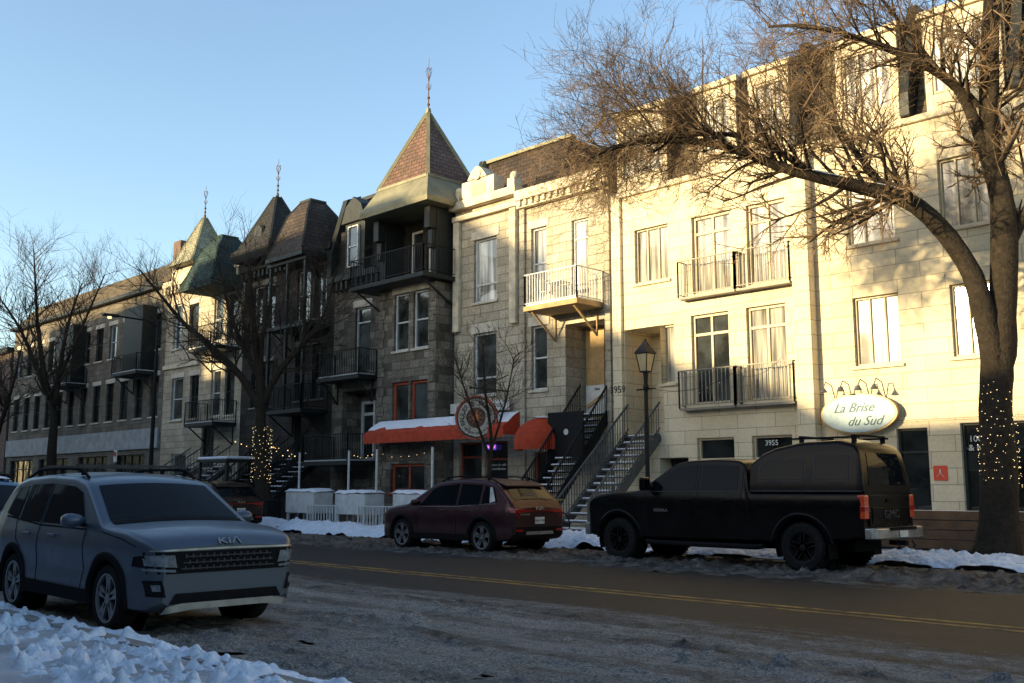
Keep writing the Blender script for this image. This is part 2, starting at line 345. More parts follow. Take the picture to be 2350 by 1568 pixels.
# ------------------------------------------------------------------ A : cream apartment block
def H(name,x,label,cat='building'):
    return top(empty(name,(x,FY+4,0)),label,cat,'row of buildings along the street')
A=H('apartment_building',-8,'cream block apartment building with brown shingle mansard and tall dormers','apartment building')
L2=[(-18.27,-17.03,7.5,9.16),(-11.47,-10.25,7.5,9.0),(-9.15,-8.0,7.5,9.2),(-6.6,-5.3,7.5,9.0)]
L2f=[(-16.2,-14.9,6.9,9.15),(-14.4,-13.2,6.9,9.15)]
L1=[(-17.38,-16.89,4.43,6.14),(-11.44,-10.27,4.43,6.15),(-9.04,-7.9,4.45,6.15),(-6.6,-5.3,4.43,6.14)]
L1f=[(-16.3,-15.05,3.75,6.3),(-14.5,-13.3,3.75,6.3)]
G0=[(-16.2,-15.0,2.2,2.82),(-14.45,-13.26,2.2,2.82),(-10.5,-9.75,.3,2.85),(-9.0,-7.4,.3,2.92),(-17.5,-16.5,.3,2.3,.9),(-6.6,-5.0,.6,2.8)]
rec=(-18.7,-17.3,3.0,6.15,1.3)
wall(A,-19.1,6,0,10.25,L2+L2f+L1+L1f+G0+[rec],M['block'])
for i,o in enumerate(L2+L1): window(A,*o,fm=M['cream'],gm=[M['gc'],M['gw'],M['gc'],M['gm']][i%4],nv=2 if o[1]-o[0]>.9 else 0,nh=0,sm=M['cream'],fw=.055)
for o in L2f+L1f:
    window(A,*o,fm=M['cream'],gm=M['gc'] if o!=L1f[0] else M['gm'],nv=1,nh=2,sill=False,name='french_door',fw=.08)
for o in G0[:2]+G0[5:]: window(A,*o,fm=M['cream'],gm=M['gd'],nh=0,nv=0,sm=M['cream'])
window(A,*G0[3],fm=M['trim'],gm=M['gd'],nh=2,nv=1,sill=False,name='shop_door'); window(A,*G0[2],fm=M['trim'],gm=M['gd'],nh=2,sill=False,name='shop_door')
MB().box(-17.45,-16.55,FY+.5,FY+.55,.32,2.28).obj('door',M['trim'],A,bevel=.01)
MB().box(-18.15,-17.5,FY+1.2,FY+1.26,3.02,5.2).obj('door',M['trim'],A,bevel=.01)
for z,xs,d in ((6.9,[(-16.5,-14.65),(-14.6,-12.98)],.3),(3.75,[(-16.55,-14.75),(-14.7,-12.98)],.3)):
    for a,c in xs:
        r=MB(); railing(r,[(a,FY-.004),(a,FY-d),(c,FY-d),(c,FY-.004)],z-.1,z+.95,.12,.02)
        r.box(a,c,FY-d,FY-.005,z-.16,z-.1); r.obj('window_railing',M['lrail'],A)
for x0,x1 in ((-12.9,-12.42),(-19.08,-18.74)):
    MB().box(x0,x1,FY-.33 if x0>-15 else FY-.12,FY-.004,0,10.25).obj('pier',M['pil'],A,bevel=.015)
MB().box(-19.15,6,FY-.1,FY+.3,10.254,10.42).obj('cornice',M['cornice'],A,bevel=.02)
MB().box(-12.4,6,FY-.03,FY-.003,3.0,3.12).obj('band_course',M['pil'],A)
b=MB(); b.ext([(FY+.12,10.42),(FY+1.1,13.3),(FY+9,13.3),(FY+9,10.42)],-19.1,6,'x'); A_roof=b.obj('roof',M['shing'],A)
MB().box(-19.15,6,FY+.98,FY+1.35,13.304,13.42).obj('roof_edge',M['trim'],A_roof)
dorm=[(-18.9,-17.0),(-15.9,-14.6),(-14.2,-12.95),(-11.6,-9.95),(-9.3,-7.5),(-6.8,-5.2)]
for i,(a,c) in enumerate(dorm):
    d=MB(); d.box(a-.06,c+.06,FY+.1,FY+1.2,10.43,12.98); dd=d.obj('dormer',M['shing'] if i<3 else M['trim'],A)
    e=MB(); W0=(a+.18,c-.18,10.85,12.5)
    e.box(a,a+.17,FY+.0,FY+.09,10.424,12.8); e.box(c-.17,c,FY+.0,FY+.09,10.424,12.8); e.box(a+.17,c-.17,FY,FY+.09,12.51,12.8); e.box(a+.17,c-.17,FY,FY+.09,10.424,10.84)
    e.box(a-.1,c+.1,FY-.1,FY+.095,12.805,12.97); e.obj('dormer_front',M['cream'],dd,bevel=.01)
    window(dd,*W0,y=FY-.08,fm=M['cream'],gm=M['gw'],nv=2,nh=0,sill=False)
    MB().box(W0[0],W0[1],FY+.092,FY+.098,W0[2],W0[3]).obj('dormer_back',M['trim'],dd)
for x in (-12.75,-9.75,-7.2):
    MB().ext([(FY-.25,10.43),(FY-.25,11.0),(FY+.6,13.55),(FY+1.4,13.55),(FY+1.4,10.43)],x-.12,x+.12,'x').obj('roof_fin',M['trim'],A)
stairs(A,-18.6,-17.45,20.3,.16,FY-.02,2.95,M['giron'])
text('3959',.3,fmtx(-18.9,FY-.13,4.35),M['trim'],A,'house_number')
text('3955',.2,fmtx(-13.9,FY+.07,2.62),M['white'],A,'house_number')
text('100\n& N',.2,fmtx(-8.7,FY+.08,2.45),M['white'],A,'door_lettering')

# ------------------------------------------------------------------ B
B=H('row_house',-21,'sunlit limestone row house with iron balcony and recessed white door','house')
bw=[(-22.6,-21.9,7.6,10.0),(-20.8,-20.1,7.15,9.95),(-22.6,-21.9,4.6,6.7)]
wall(B,-23.1,-19.1,0,11.0,bw+[(-21.1,-19.35,3.7,6.6,1.0),(-22.5,-21.7,.9,2.6)],M['lime'])
window(B,*bw[0],gm=M['gc'],lintel=.28); window(B,*bw[2],gm=M['gm'],lintel=.3); window(B,-22.5,-21.7,.9,2.6,gm=M['gd'],fm=M['redf'])
window(B,*bw[1],gm=M['gw'],nh=2,sill=False,name='balcony_door')
MB().box(-20.98,-20.22,FY+.85,FY+.9,4.7,6.5).obj('plywood_panel',M['wood'],B)
MB().box(-20.98,-20.22,FY+.84,FY+.9,3.72,4.69).obj('white_panel',M['white'],B)
window(B,-20.1,-19.45,3.72,6.45,y=FY+.78,fm=M['white'],gm=M['gd'],nh=2,sill=False,name='door',fw=.13)
text('3963',.11,fmtx(-20.5,FY+.83,4.55),M['trim'],B,'house_number')
MB().beam((-20.9,FY+.8,4.0),(-20.25,FY+.8,4.35),.05,.1).obj('handrail',M['wood'],B)
b=MB(); b.box(-23.1,-19.12,FY-.22,FY-.004,10.75,10.98); b.box(-23.1,-19.12,FY-.32,FY+.4,11.004,11.35)
for k in range(14): x=-22.95+k*.28; b.box(x,x+.12,FY-.3,FY-.226,10.8,10.99)
b.obj('cornice',M['cornice'],B,bevel=.02)
MB().ext([(FY+.42,11.35),(FY+.8,12.1),(FY+8,12.1),(FY+8,11.35)],-23.08,-19.12,'x').obj('roof',M['slate'],B)
balcony(B,-21.75,-19.5,22.25,7.1,1.0,M['white'],slabm=M['wood'],snow=True)
ch=MB(); ch.box(-21.0,-20.4,22.5,23.0,7.78,7.81); ch.box(-21.35,-21.1,22.6,22.95,7.55,7.58); ch.box(-21.35,-21.32,22.6,22.95,7.58,8.0)
for x,y,z in ((-20.95,22.55,7.78),(-20.45,22.55,7.78),(-20.95,22.95,7.78),(-20.45,22.95,7.78),(-21.33,22.62,7.55),(-21.12,22.62,7.55),(-21.33,22.93,7.55),(-21.12,22.93,7.55)): ch.beam((x,y,7.1),(x,y,z),.03,.03)
top(ch.obj('patio_table',M['white'],None),'small white metal patio table and chair on the balcony','table')
for x in (-22.95,-19.3): MB().box(x-.1,x+.12,FY-.1,FY-.004,0,10.74).obj('pilaster',M['lime'],B,bevel=.02)
stairs(B,-20.5,-19.35,20.4,.16,FY+.02,3.68,M['iron'])
pn=MB().box(-20.75,-19.35,22.28,22.34,2.35,3.7).obj('stair_panel',M['iron'],B); MB().lathe([(.09,0),(.09,.01)],(-20.0,22.265,3.1)).obj('white_disc',M['white'],pn)

# ------------------------------------------------------------------ C
Ch=H('row_house',-24.7,'grey limestone row house with arched parapet above two windows','house')
cw=[(-25.4,-24.25,7.85,10.1),(-25.4,-24.25,4.6,6.75)]
cs=[(-26.1,-24.95,.7,3.0),(-24.8,-23.7,.3,3.0)]
wall(Ch,-26.4,-23.1,0,11.3,cw+cs,M['lime'])
window(Ch,*cw[0],gm=M['gw'],nh=3,lintel=.3); window(Ch,*cw[1],gm=M['gm'],nh=3,lintel=.35)
for o in cs: window(Ch,*o,gm=M['gd'],fm=M['redf'],nh=2,sill=False,name='shop_window')
text('Maison de café\net torréfaction',.13,fmtx(-24.25,FY+.08,2.15),M['white'],Ch,'window_lettering'); text('3967',.16,fmtx(-23.4,FY-.02,2.5),M['white'],Ch,'house_number')
b=MB(); b.box(-26.4,-23.1,FY-.18,FY-.004,10.9,11.1); b.box(-26.45,-23.1,FY-.28,FY+.35,11.304,11.6)
b.box(-25.85,-24.2,FY-.2,FY+.3,11.604,12.25)
pl=[(-25.45+1.0*(k/10)-.07,12.254+.45*math.sin(math.pi*k/10)) for k in range(11)]
b.ext(pl,FY-.25,FY+.3,'y')
for x in (-26.25,-23.45): b.box(x-.15,x+.2,FY-.15,FY+.25,11.604,11.95); b.ball((x+.03,FY+.05,12.05),.17,8)
b.box(-26.35,-26.05,FY-.16,FY-.005,6.9,10.88); b.box(-23.5,-23.2,FY-.16,FY-.005,6.9,10.88)
b.obj('cornice',M['cornice'],Ch,bevel=.02)
MB().lathe([(.17,-.02),(.2,-.02),(.2,.02),(.17,.02)],(-25.0,FY-.26,12.4)).obj('rosette',M['lint'],Ch)
b=MB(); b.box(-25.3,-24.6,FY-.215,FY-.202,11.68,12.1)
for k in range(6): b.box(-25.28,-24.62,FY-.235,FY-.216,11.7+k*.065,11.735+k*.065)
b.obj('louvre',M['cream'],Ch)
b=MB(); b.ext([(FY+.8,11.3),(FY+1.6,13.5),(FY+8.5,13.5),(FY+8.5,11.3)],-26.38,-22.2,'x'); cr=b.obj('roof',M['brslate'],Ch)
b=MB(); b.ext([(FY+.5,11.31),(FY+1.4,13.62),(FY+1.75,13.62),(FY+1.75,11.31)],-26.62,-26.4,'x'); b.box(-26.4,-22.1,FY+1.5,FY+1.8,13.504,13.62); b.obj('roof_edge',M['sheet'],cr)

# ------------------------------------------------------------------ D : tower house
D=H('row_house',-30,'dark stone row house with pyramid tower roof over a recessed balcony','house')
BY=22.7
dl=[(-32.35,-31.35,5.85,8.55),(-33.1,-30.9,2.5,5.25,.9),(-33,-31,.4,2.1)]
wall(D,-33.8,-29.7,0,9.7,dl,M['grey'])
window(D,*dl[0],gm=M['gm'],nh=2,sill=False,name='balcony_door',lintel=.3)
window(D,-32.9,-32.0,2.52,4.9,y=FY+.7,fm=M['white'],gm=M['gd'],nh=2,sill=False,name='door',fw=.12); window(D,-31.8,-31.1,3.0,4.9,y=FY+.7,fm=M['white'],gm=M['gd'],sill=False)
dw=[(-28.85,-28.0,6.4,8.5),(-27.75,-26.9,6.4,8.5),(-28.9,-27.95,3.65,5.25),(-27.85,-26.9,3.65,5.25),(-28.9,-27.0,1.3,2.3)]
wall(D,-29.7,-26.5,0,8.72,dw,M['grey'],y=BY,back=1.3,name='bay_wall')
for o in dw[:2]: window(D,*o,y=BY,gm=M['gm'],lintel=.3)
for o in dw[2:4]: window(D,*o,y=BY,gm=M['gm'],fm=M['redf'],nh=0,fw=.1,sm=M['redf'])
window(D,*dw[4],y=BY,gm=M['gd'],fm=M['redf'],nh=0,nv=1,fw=.1,sm=M['redf'])
b=MB(); 
for x in (-29.7,-26.8):
    for k in range(24): b.box(x-.02,x+(.34 if k%2 else .24),BY-.035,BY-.004,.1+k*.36,.1+k*.36+.33)
b.obj('quoin',M['grey2'],D,bevel=.015)
wall(D,-33.8,-26.45,8.72,11.9,[(-29.1,-28.35,8.95,11.1),(-28.1,-27.4,8.95,11.1)],M['slate'],y=FY+.1,back=6,name='upper_wall')
window(D,-29.1,-28.35,8.95,11.1,y=FY+.1,gm=M['gd'],nh=0,sill=False,name='balcony_door',fw=.09); window(D,-28.1,-27.4,8.95,11.1,y=FY+.1,gm=M['gw'],nh=0,sill=False,name='balcony_door',fw=.09)
for x in (-29.75,-26.8):
    b=MB(); b.box(x,x+.3,BY,FY+.09,8.74,11.4); b.box(x,x+.3,BY-.35,BY-.004,10.6,11.4); b.box(x+.03,x+.27,BY-.2,BY-.004,9.9,10.59); b.obj('bay_side',M['trim'],D,bevel=.03)
balcony(D,-30.5,-26.2,21.85,8.9,1.0,M['iron'],y1=FY-.01,brk=True)
rc=(-28.05,23.55)
rings=[sqring(*rc,1.95,1.65,11.45),sqring(*rc,1.98,1.68,11.62),sqring(*rc,1.45,1.2,12.55)]
b=MB(); b.loft(rings); skr=b.obj('tower_roof',M['sheet'],D)
b=MB(); b.loft([sqring(*rc,1.44,1.19,12.55),sqring(*rc,.04,.04,15.5)]); b.obj('tower_roof_slate',M['pink'],skr)
b=MB(); ridge(b,[sqring(*rc,1.46,1.21,12.53),sqring(*rc,.05,.05,15.52)],.13)
b.loft([sqring(*rc,1.5,1.25,12.5),sqring(*rc,1.5,1.25,12.6)]); b.loft([sqring(*rc,.12,.12,15.2),sqring(*rc,.06,.06,15.75)])
b.obj('ridge_cap',M['sheet'],skr); finial(skr,rc,15.5,17.75)
b=MB(); b.box(-33.85,-29.8,FY-.35,FY+.2,9.704,9.98); 
for k in range(12): x=-33.7+k*.33; b.box(x,x+.14,FY-.3,FY-.004,9.35,9.7)
b.obj('cornice',M['trim'],D,bevel=.02)
b=MB(); b.ext([(FY-.1,9.984),(FY+.25,11.2),(FY+.85,13.3),(FY+6,13.3),(FY+6,9.984)],-33.75,-29.9,'x'); ml=b.obj('roof',M['slate'],D)
MB().box(-33.8,-29.9,FY+.75,FY+1.1,13.304,13.45).obj('roof_edge',M['trim'],ml)
b=MB(); b.ext([(FY-.35,9.99),(FY-.3,11.0),(FY+.4,13.4),(FY+1.1,13.7),(FY+1.1,9.99)],-33.95,-33.65,'x'); b.obj('roof_fin',M['trim'],ml)
b=MB(); b.box(-32.75,-31.45,FY-.3,FY+.5,9.985,12.0); b.ext([(-32.9,12.004),(-31.3,12.004),(-31.6,12.7),(-32.1,13.05),(-32.6,12.7)],FY-.42,FY+1.0,'y'); dm=b.obj('dormer',M['trim'],ml,bevel=.02)
window(dm,-32.45,-31.75,10.15,11.85,y=FY-.46,gm=M['gm'],sill=False,rec=.1)
balcony(D,-33.65,-30.85,22.6,5.75,1.0,M['iron'],brk=True,snow=True)
balcony(D,-33.6,-30.6,22.0,2.45,1.0,M['iron'],brk=False,snow=True)
stairs(D,-35.0,-33.9,19.9,.16,22.9,2.45,M['iron'],name='staircase')

# awning + signs
AX1=-22.3
aw=MB(); aw.quad((-29.5,21.9,3.36),(AX1,21.9,3.36),(AX1,22.66,3.85),(-29.5,22.66,3.85)); aw.quad((-29.5,21.9,3.36),(-29.5,22.66,3.85),(-29.5,22.66,3.1),(-29.5,21.9,3.1)); aw.quad((AX1,21.9,3.36),(AX1,21.9,3.1),(AX1,22.66,3.1),(AX1,22.66,3.85))
n=78; xs=[-29.5+(AX1+29.5)*k/n for k in range(n+1)]
aw.grid([[(x,21.895,3.36) for x in xs],[(x,21.89-.012*(k%2),3.0+.03*(k%2)) for k,x in enumerate(xs)]])
ao=top(aw.obj('awning',M['awn'],None,fix=False),'long red cloth shop awning with snow along its top','awning')
sn=MB(); rows=[]
for j in range(7):
    t=j/6; rows.append([(x,22.12+.54*t+.08*noise.noise(V((x*1.3,0,4)))*(1-t),3.36+.49*(.29+.71*t)+.05*math.sin(math.pi*min(1,t*.9+.05))*(.8+.9*noise.noise(V((x*1.7,t,1))))) for x in xs])
sn.grid(rows); sn.obj('snow_cover',M['roofsnow'],ao,smooth=True)
dmx=-21.25; d=MB(); rows=[]
for j in range(9):
    t=j/8*math.pi/2; rows.append([(dmx+.85*math.cos(p)*math.cos(t),22.6-.95*math.sin(p)*math.cos(t),2.85+.75*math.sin(t)) for p in [math.pi*k/18 for k in range(19)]])
d.grid(rows); d.grid([[ (dmx+.85*math.cos(p),22.6-.95*math.sin(p),2.6) for p in [math.pi*k/18 for k in range(19)]],rows[0]])
do=top(d.obj('dome_awning',M['awn'],None,smooth=True,fix=False),'red dome shaped door awning dusted with snow','awning')
sn=MB(); rows=[]
for j in range(5):
    t=(.75+.25*j/4)*math.pi/2; rows.append([(dmx+.87*math.cos(p)*math.cos(t),22.6-.97*math.sin(p)*math.cos(t),2.88+.77*math.sin(t)) for p in [math.pi*k/18 for k in range(19)]])
sn.grid(rows); sn.obj('snow_cover',M['roofsnow'],do,smooth=True)
def disc_sign():
    sxx=-23.35; c=V((sxx,21.75,3.66)); rz=math.radians(28)
    root=top(empty('shop_sign',c-V((0,0,.7))),'round black and white coffee shop sign with red rim','sign')
    T=Matrix.Translation(c)@Matrix.Rotation(rz,4,'Z')@Matrix.Scale(1.08,4)
    def add(r0,r1,y0,y1,m,name):
        b=MB(); b.lathe([(r0,y0),(r1,y0),(r1,y1),(r0,y1)] if r0>0.001 else [(.001,y0),(r1,y0),(r1,y1),(.001,y1)],(0,0,0),'y',40)
        if r0>.001: b.f=[f for f in b.f if len(f)==4]; 
        n=len(b.v)//4
        if r0>.001:
            for j in range(n): b.f.append((3*n+j,3*n+(j+1)%n,(j+1)%n,j))
        b.v=[T@v for v in b.v]; return b.obj(name,m,root)
    add(0,.64,-.03,.03,M['trim'],'sign_disc'); add(.6,.655,-.05,.05,M['redf'],'sign_rim'); add(.30,.56,-.042,-.032,mat('sign_cream',(.36,.33,.27)),'sign_ring'); add(.0,.29,-.040,-.031,mat('sign_brown',(.08,.035,.025)),'sign_centre')
    def arc(s,r,a0,a1,flip,sz):
        for i,ch in enumerate(s):
            if ch==' ': continue
            a=a0+(a1-a0)*i/(len(s)-1); an=math.radians(a)
            mt=T@Matrix.Translation((r*math.cos(an),-.045,r*math.sin(an)))@Matrix.Rotation(-(an-math.pi/2)+(math.pi if flip else 0),4,'Y')@Matrix.Rotation(math.pi/2,4,'X')
            text(ch,sz,mt,M['iron'],root,'sign_letter',.004)
    arc('BRULERIE ST-DENIS',.43,205,-25,False,.2); arc('MAISON DE CAFE',.46,222,318,True,.10)
    b=MB()
    for k in range(9):
        an=k*2*math.pi/9; b.beam((.06*math.cos(an),-.045,.06*math.sin(an)),(.24*math.cos(an),-.045,.24*math.sin(an)),.03,.01)
    b.lathe([(.001,-.05),(.1,-.05),(.1,-.042),(.001,-.042)],(0,0,0),'y',20); b.v=[T@v for v in b.v]; b.obj('sign_emblem',mat('sign_orange',(.5,.17,.06)),root)
    b=MB(); b.tube([(sxx,23.2,4.6),(sxx,21.5,4.6)],[.025,.025],6); b.tube([(sxx,23.2,5.15),(sxx,21.9,4.62)],[.015,.015],5); b.tube([(sxx,21.75,4.6),(sxx,21.75,4.33)],[.015,.015],5); b.ball((sxx,21.5,4.6),.05)
    b.obj('sign_bracket',M['iron'],root)
disc_sign()
fs=top(empty('fascia_sign',(-24.6,FY-.05,3.9)),'white painted coffee shop name board on stone wall','sign')
MB().box(-26.3,-23.4,FY-.26,FY-.2,4.0,4.35).obj('sign_board',M['white'],fs,bevel=.01); text('CAFÉ BRULERIE ST-DENIS',.2,fmtx(-24.85,FY-.265,4.17),M['trim'],fs)
op=top(empty('neon_sign',(-24.6,FY-.1,2.8)),'small purple and blue neon open sign in shop window','sign')
MB().box(-24.75,-24.3,FY+.03,FY+.05,2.72,2.9).obj('sign_frame',emis('blue_neon',(.12,.08,.6),.8),op); text('OUVERT',.11,fmtx(-24.52,FY+.02,2.81),emis('pink_neon',(1,.25,.5),2),op)
ov=top(empty('shop_sign',(-11.3,FY-.3,2.6)),'pale blue oval hand lettered shop sign with gooseneck lamps','sign')
b=MB(); ring=lambda rx,rz_,y:[(-11.3+rx*math.cos(2*math.pi*k/48),y,3.24+rz_*math.sin(2*math.pi*k/48)) for k in range(48)]
b.loft([ring(.98,.50,FY-.13),ring(.98,.50,FY-.28)]); b.obj('sign_rim',mat('bronze_rim',(.2,.15,.07),.4,.4),ov)
b=MB(); b.loft([ring(.93,.455,FY-.282),ring(.93,.455,FY-.292)]); b.obj('sign_board',mat('sign_pale_blue',(.34,.44,.46),.5,0,.2,3),ov)
TL=mat('sign_teal_letters',(.02,.09,.12),.5)
text('La Brise',.32,fmtx(-11.42,FY-.30,3.38),TL,ov,shear=.5); text('du Sud',.32,fmtx(-11.15,FY-.30,3.05),TL,ov,shear=.5)
for x in (-12.0,-11.55,-11.1,-10.7): 
    b=MB(); b.tube([(x,FY-.02,3.6),(x,FY-.2,3.98),(x,FY-.5,4.05),(x,FY-.62,3.9),(x,FY-.62,3.86)],[.014]*5,5); b.lathe([(.02,.12),(.1,0)],(x,FY-.62,3.78),'z',12)
    b.obj('sign_lamp',M['giron'],ov)
o2=top(empty('notice_sign',(-9.5,FY-.02,1.5)),'small square orange red notice sign on wall','sign')
MB().box(-9.66,-9.34,FY-.03,FY-.005,1.62,1.96).obj('sign_board',mat('orange_sign',(.6,.07,.03)),o2,bevel=.01)
b=MB(); b.beam((-9.5,FY-.034,1.78),(-9.5,FY-.034,1.88),.03,.006); b.beam((-9.5,FY-.034,1.79),(-9.59,FY-.034,1.7),.03,.006); b.beam((-9.5,FY-.034,1.79),(-9.41,FY-.034,1.7),.03,.006); b.obj('sign_symbol',M['white'],o2)

# ------------------------------------------------------------------ E
def trunc_turret(h,cx,cy,hw,hd,z0,z1,m,tm,tp=.3,flare=1.12):
    rs=[sqring(cx,cy,hw*flare,hd*flare,z0-.15),sqring(cx,cy,hw*flare,hd*flare,z0),sqring(cx,cy,hw*.96,hd*.96,z0+.45),sqring(cx,cy,hw*.62,hd*.62,z0+(z1-z0)*.75),sqring(cx,cy,hw*tp,hd*tp,z1)]
    o=MB().loft(rs).obj('turret_roof',m,h); b=MB(); ridge(b,rs[1:],.08); b.loft([sqring(cx,cy,hw*tp+.05,hd*tp+.05,z1-.02),sqring(cx,cy,hw*tp+.05,hd*tp+.05,z1+.08)])
    b.loft([sqring(cx,cy,hw*flare+.04,hd*flare+.04,z0-.3),sqring(cx,cy,hw*flare+.04,hd*flare+.04,z0-.12)])
    b.obj('ridge_cap',tm,o); return o
E=H('row_house',-37.5,'dark stone row house with two slate turrets and stacked balconies','house')
ew=[(-40.15,-39.4,8.4,10.5),(-39.15,-38.35,8.4,10.5),(-40.15,-39.4,5.0,7.0),(-39.15,-38.35,5.0,7.0),(-36.6,-35.6,8.5,10.7),(-35.3,-34.4,8.5,10.7),(-36.6,-35.6,5.1,7.4),(-35.3,-34.4,5.1,7.4),(-40.1,-38.4,1.2,3.2),(-36.5,-35.4,2.5,4.6)]
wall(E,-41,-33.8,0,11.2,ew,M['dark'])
for i,o in enumerate(ew): window(E,*o,gm=M['gm'] if i%3 else M['gd'],fm=M['white'] if i in(0,1,4) else M['trim'],lintel=.25 if i<8 else None,sm=M['grey2'])
b=MB(); b.box(-41,-33.8,FY-.35,FY+.2,11.204,11.5); 
for k in range(20): x=-40.9+k*.36; b.box(x,x+.16,FY-.3,FY-.004,10.85,11.2)
b.obj('cornice',M['trim'],E,bevel=.02)
b=MB(); b.ext([(FY+.2,11.5),(FY+.9,12.5),(FY+7,12.5),(FY+7,11.5)],-41,-33.8,'x'); b.obj('roof',M['slate'],E)
trunc_turret(E,-35.45,23.4,1.2,1.2,11.15,13.5,M['brslate'],M['trim'])
for z in (4.6,8.1):
    balcony(E,-36.9,-34.1,22.2,z,1.0,M['iron'],brk=True)
b=MB(); 
for x in (-36.8,-35.5,-34.2): b.box(x-.06,x+.06,22.25,22.37,8.1,10.8); b.box(x-.06,x+.06,22.25,22.37,4.6,7.93)
b.box(-36.95,-34.05,22.2,22.42,10.7,10.84); b.obj('balcony_post',M['trim'],E)
rs=[sqring(-38.95,23.8,1.6,1.35,11.8),sqring(-38.95,23.8,1.6,1.35,12.0),sqring(-38.95,23.8,1.3,1.1,12.2),sqring(-38.95,23.8,.1,.1,14.6)]
e2=MB().loft(rs).obj('turret_roof',M['slate'],E); b=MB(); ridge(b,rs[2:],.09); b.loft([sqring(-38.95,23.8,1.5,1.25,11.5),sqring(-38.95,23.8,1.65,1.4,11.79)]); b.obj('ridge_cap',M['trim'],e2)
MB().lathe([(.001,-.1),(.34,-.1),(.4,0),(.34,.4)],(-38.95,22.95,12.75),'y',20).obj('round_dormer',M['trim'],e2); finial(e2,(-38.95,23.8),14.6,16.4)
stairs(E,-38.3,-37.2,20.0,.16,FY-.3,2.6,M['iron']); stairs(E,-36.4,-35.4,19.9,.16,FY-.3,2.6,M['iron'])
MB().box(-38.4,-34.9,FY-.32,FY-.004,2.45,2.6).obj('landing',M['iron'],E)
# ------------------------------------------------------------------ F
F=H('row_house',-44.8,'cream stone row house with copper green turret and pointed roof','house')
fw_=[(-47.9,-47.0,8.4,10.7),(-46.3,-45.3,8.4,10.5),(-43.8,-42.9,8.4,10.5),(-42.5,-41.6,8.4,10.5),(-47.8,-46.6,4.8,6.9),(-45.9,-45.0,4.8,6.9),(-43.8,-42.9,4.8,7.0),(-42.5,-41.6,4.8,7.0),(-47.5,-46,.8,3.1),(-44.5,-43.3,2.4,4.4)]
wall(F,-48.7,-41,0,11.6,fw_,M['lime'])
for i,o in enumerate(fw_): window(F,*o,gm=M['gd'] if i%2 else M['gm'],fm=M['trim'] if i%2 else M['white'],lintel=.25 if i<8 else None)
b=MB(); b.box(-48.7,-41,FY-.35,FY+.2,11.604,11.9)
for k in range(20): x=-48.6+k*.38; b.box(x,x+.16,FY-.3,FY-.004,11.25,11.6)
b.obj('cornice',M['cornice'],F,bevel=.02); MB().box(-48.7,-45,FY-.12,FY-.004,7.4,7.6).obj('band_course',M['cornice'],F)
b=MB(); b.box(-48,-45.0,FY-.2,FY+1,11.904,12.5); b.ext([(-48,12.504),(-45,12.504),(-45.6,12.9),(-46.5,13.1),(-47.4,12.9)],FY-.2,FY+.5,'y'); b.obj('parapet',M['cornice'],F,bevel=.02)
rs=[sqring(-46.3,24.1,1.3,1.3,12.51),sqring(-46.3,24.1,1.0,1.0,12.9),sqring(-46.3,24.1,.07,.07,15.1)]
f2=MB().loft(rs).obj('tower_roof',M['pgreen'],F); b=MB(); ridge(b,rs,.09); b.obj('ridge_cap',M['sheet'],f2); finial(f2,(-46.3,24.1),15.1,16.8)
trunc_turret(F,-42.6,23.3,1.3,1.3,10.9,13.2,M['green'],M['green'])
for z in (4.4,7.9): balcony(F,-44.0,-41.3,22.3,z,1.0,M['iron'],snow=True)
stairs(F,-45.3,-44.2,19.9,.16,FY-.1,2.4,M['giron']); stairs(F,-42.6,-41.5,19.9,.16,FY-.1,2.4,M['giron'])
# ------------------------------------------------------------------ G
G=H('row_house',-59.7,'long grey stone row with brown mansard roof and grey shopfronts','building')
gw=[]
for k in range(12):
    x=-70+k*1.8
    gw+= [(x,x+.95,8.6,10.5),(x,x+.95,5.1,7.2)]
gs=[(-70,-66,.6,3.2),(-65,-60.5,.6,3.2),(-59,-55,.6,3.2),(-54,-50.5,.6,3.2)]
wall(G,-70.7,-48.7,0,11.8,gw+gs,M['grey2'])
for i,o in enumerate(gw): window(G,*o,gm=[M['gd'],M['gm'],M['gd']][i%3],fm=M['trim'] if i%4 else M['white'],lintel=.25)
for o in gs: window(G,*o,gm=M['gd'],fm=M['trim'],nv=3,nh=2,sill=False,name='shop_window')
MB().box(-70.7,-48.9,FY-.12,FY-.004,3.45,4.5).obj('fascia',M['fascia'],G,bevel=.02)
b=MB(); b.box(-70.8,-48.7,FY-.35,FY+.2,11.804,12.0); b.obj('cornice',M['trim'],G)
b=MB(); b.ext([(FY-.1,12.0),(FY+1.3,13.6),(FY+8,13.6),(FY+8,12.0)],-70.7,-48.7,'x'); gr=b.obj('roof',M['shing'],G)
MB().box(-49.6,-48.8,FY+.6,FY+1.6,12.6,14.4).obj('chimney',M['brick'],gr)
for x in (-52,-61): 
    b=MB(); b.box(x,x+2.2,FY-.8,FY-.005,7.5,10.9); b.obj('bay_window',M['trim'],G,bevel=.03); balcony(G,x-.4,x+2.6,22.3,7.4,.9,M['iron'],snow=True)
for k,(xa,xb,hh,mm) in enumerate([(-86,-71.2,10.5,'brick'),(-104,-86,12.5,'grey2'),(-130,-104,11,'brick'),(-170,-130,12,'dark')]):
    I=H('row_house',(xa+xb)/2,'distant flat roofed city row building with sash windows','building')
    ow=[(x,x+1.1,z,z+1.9) for x in [xa+1+2.6*j for j in range(int((xb-xa-2)/2.6))] for z in (1.2,4.9,8.0) if z+2<hh]
    wall(I,xa,xb,0,hh,ow,M[mm]); 
    b=MB(); b.box(xa,xb-.02,FY-.3,FY+.2,hh+.004,hh+.35); b.obj('cornice',M['trim'],I)
    for o in ow: MB().box(o[0],o[1],FY+.12,FY+.16,o[2],o[3]).obj('window',M['gd'],I)
    
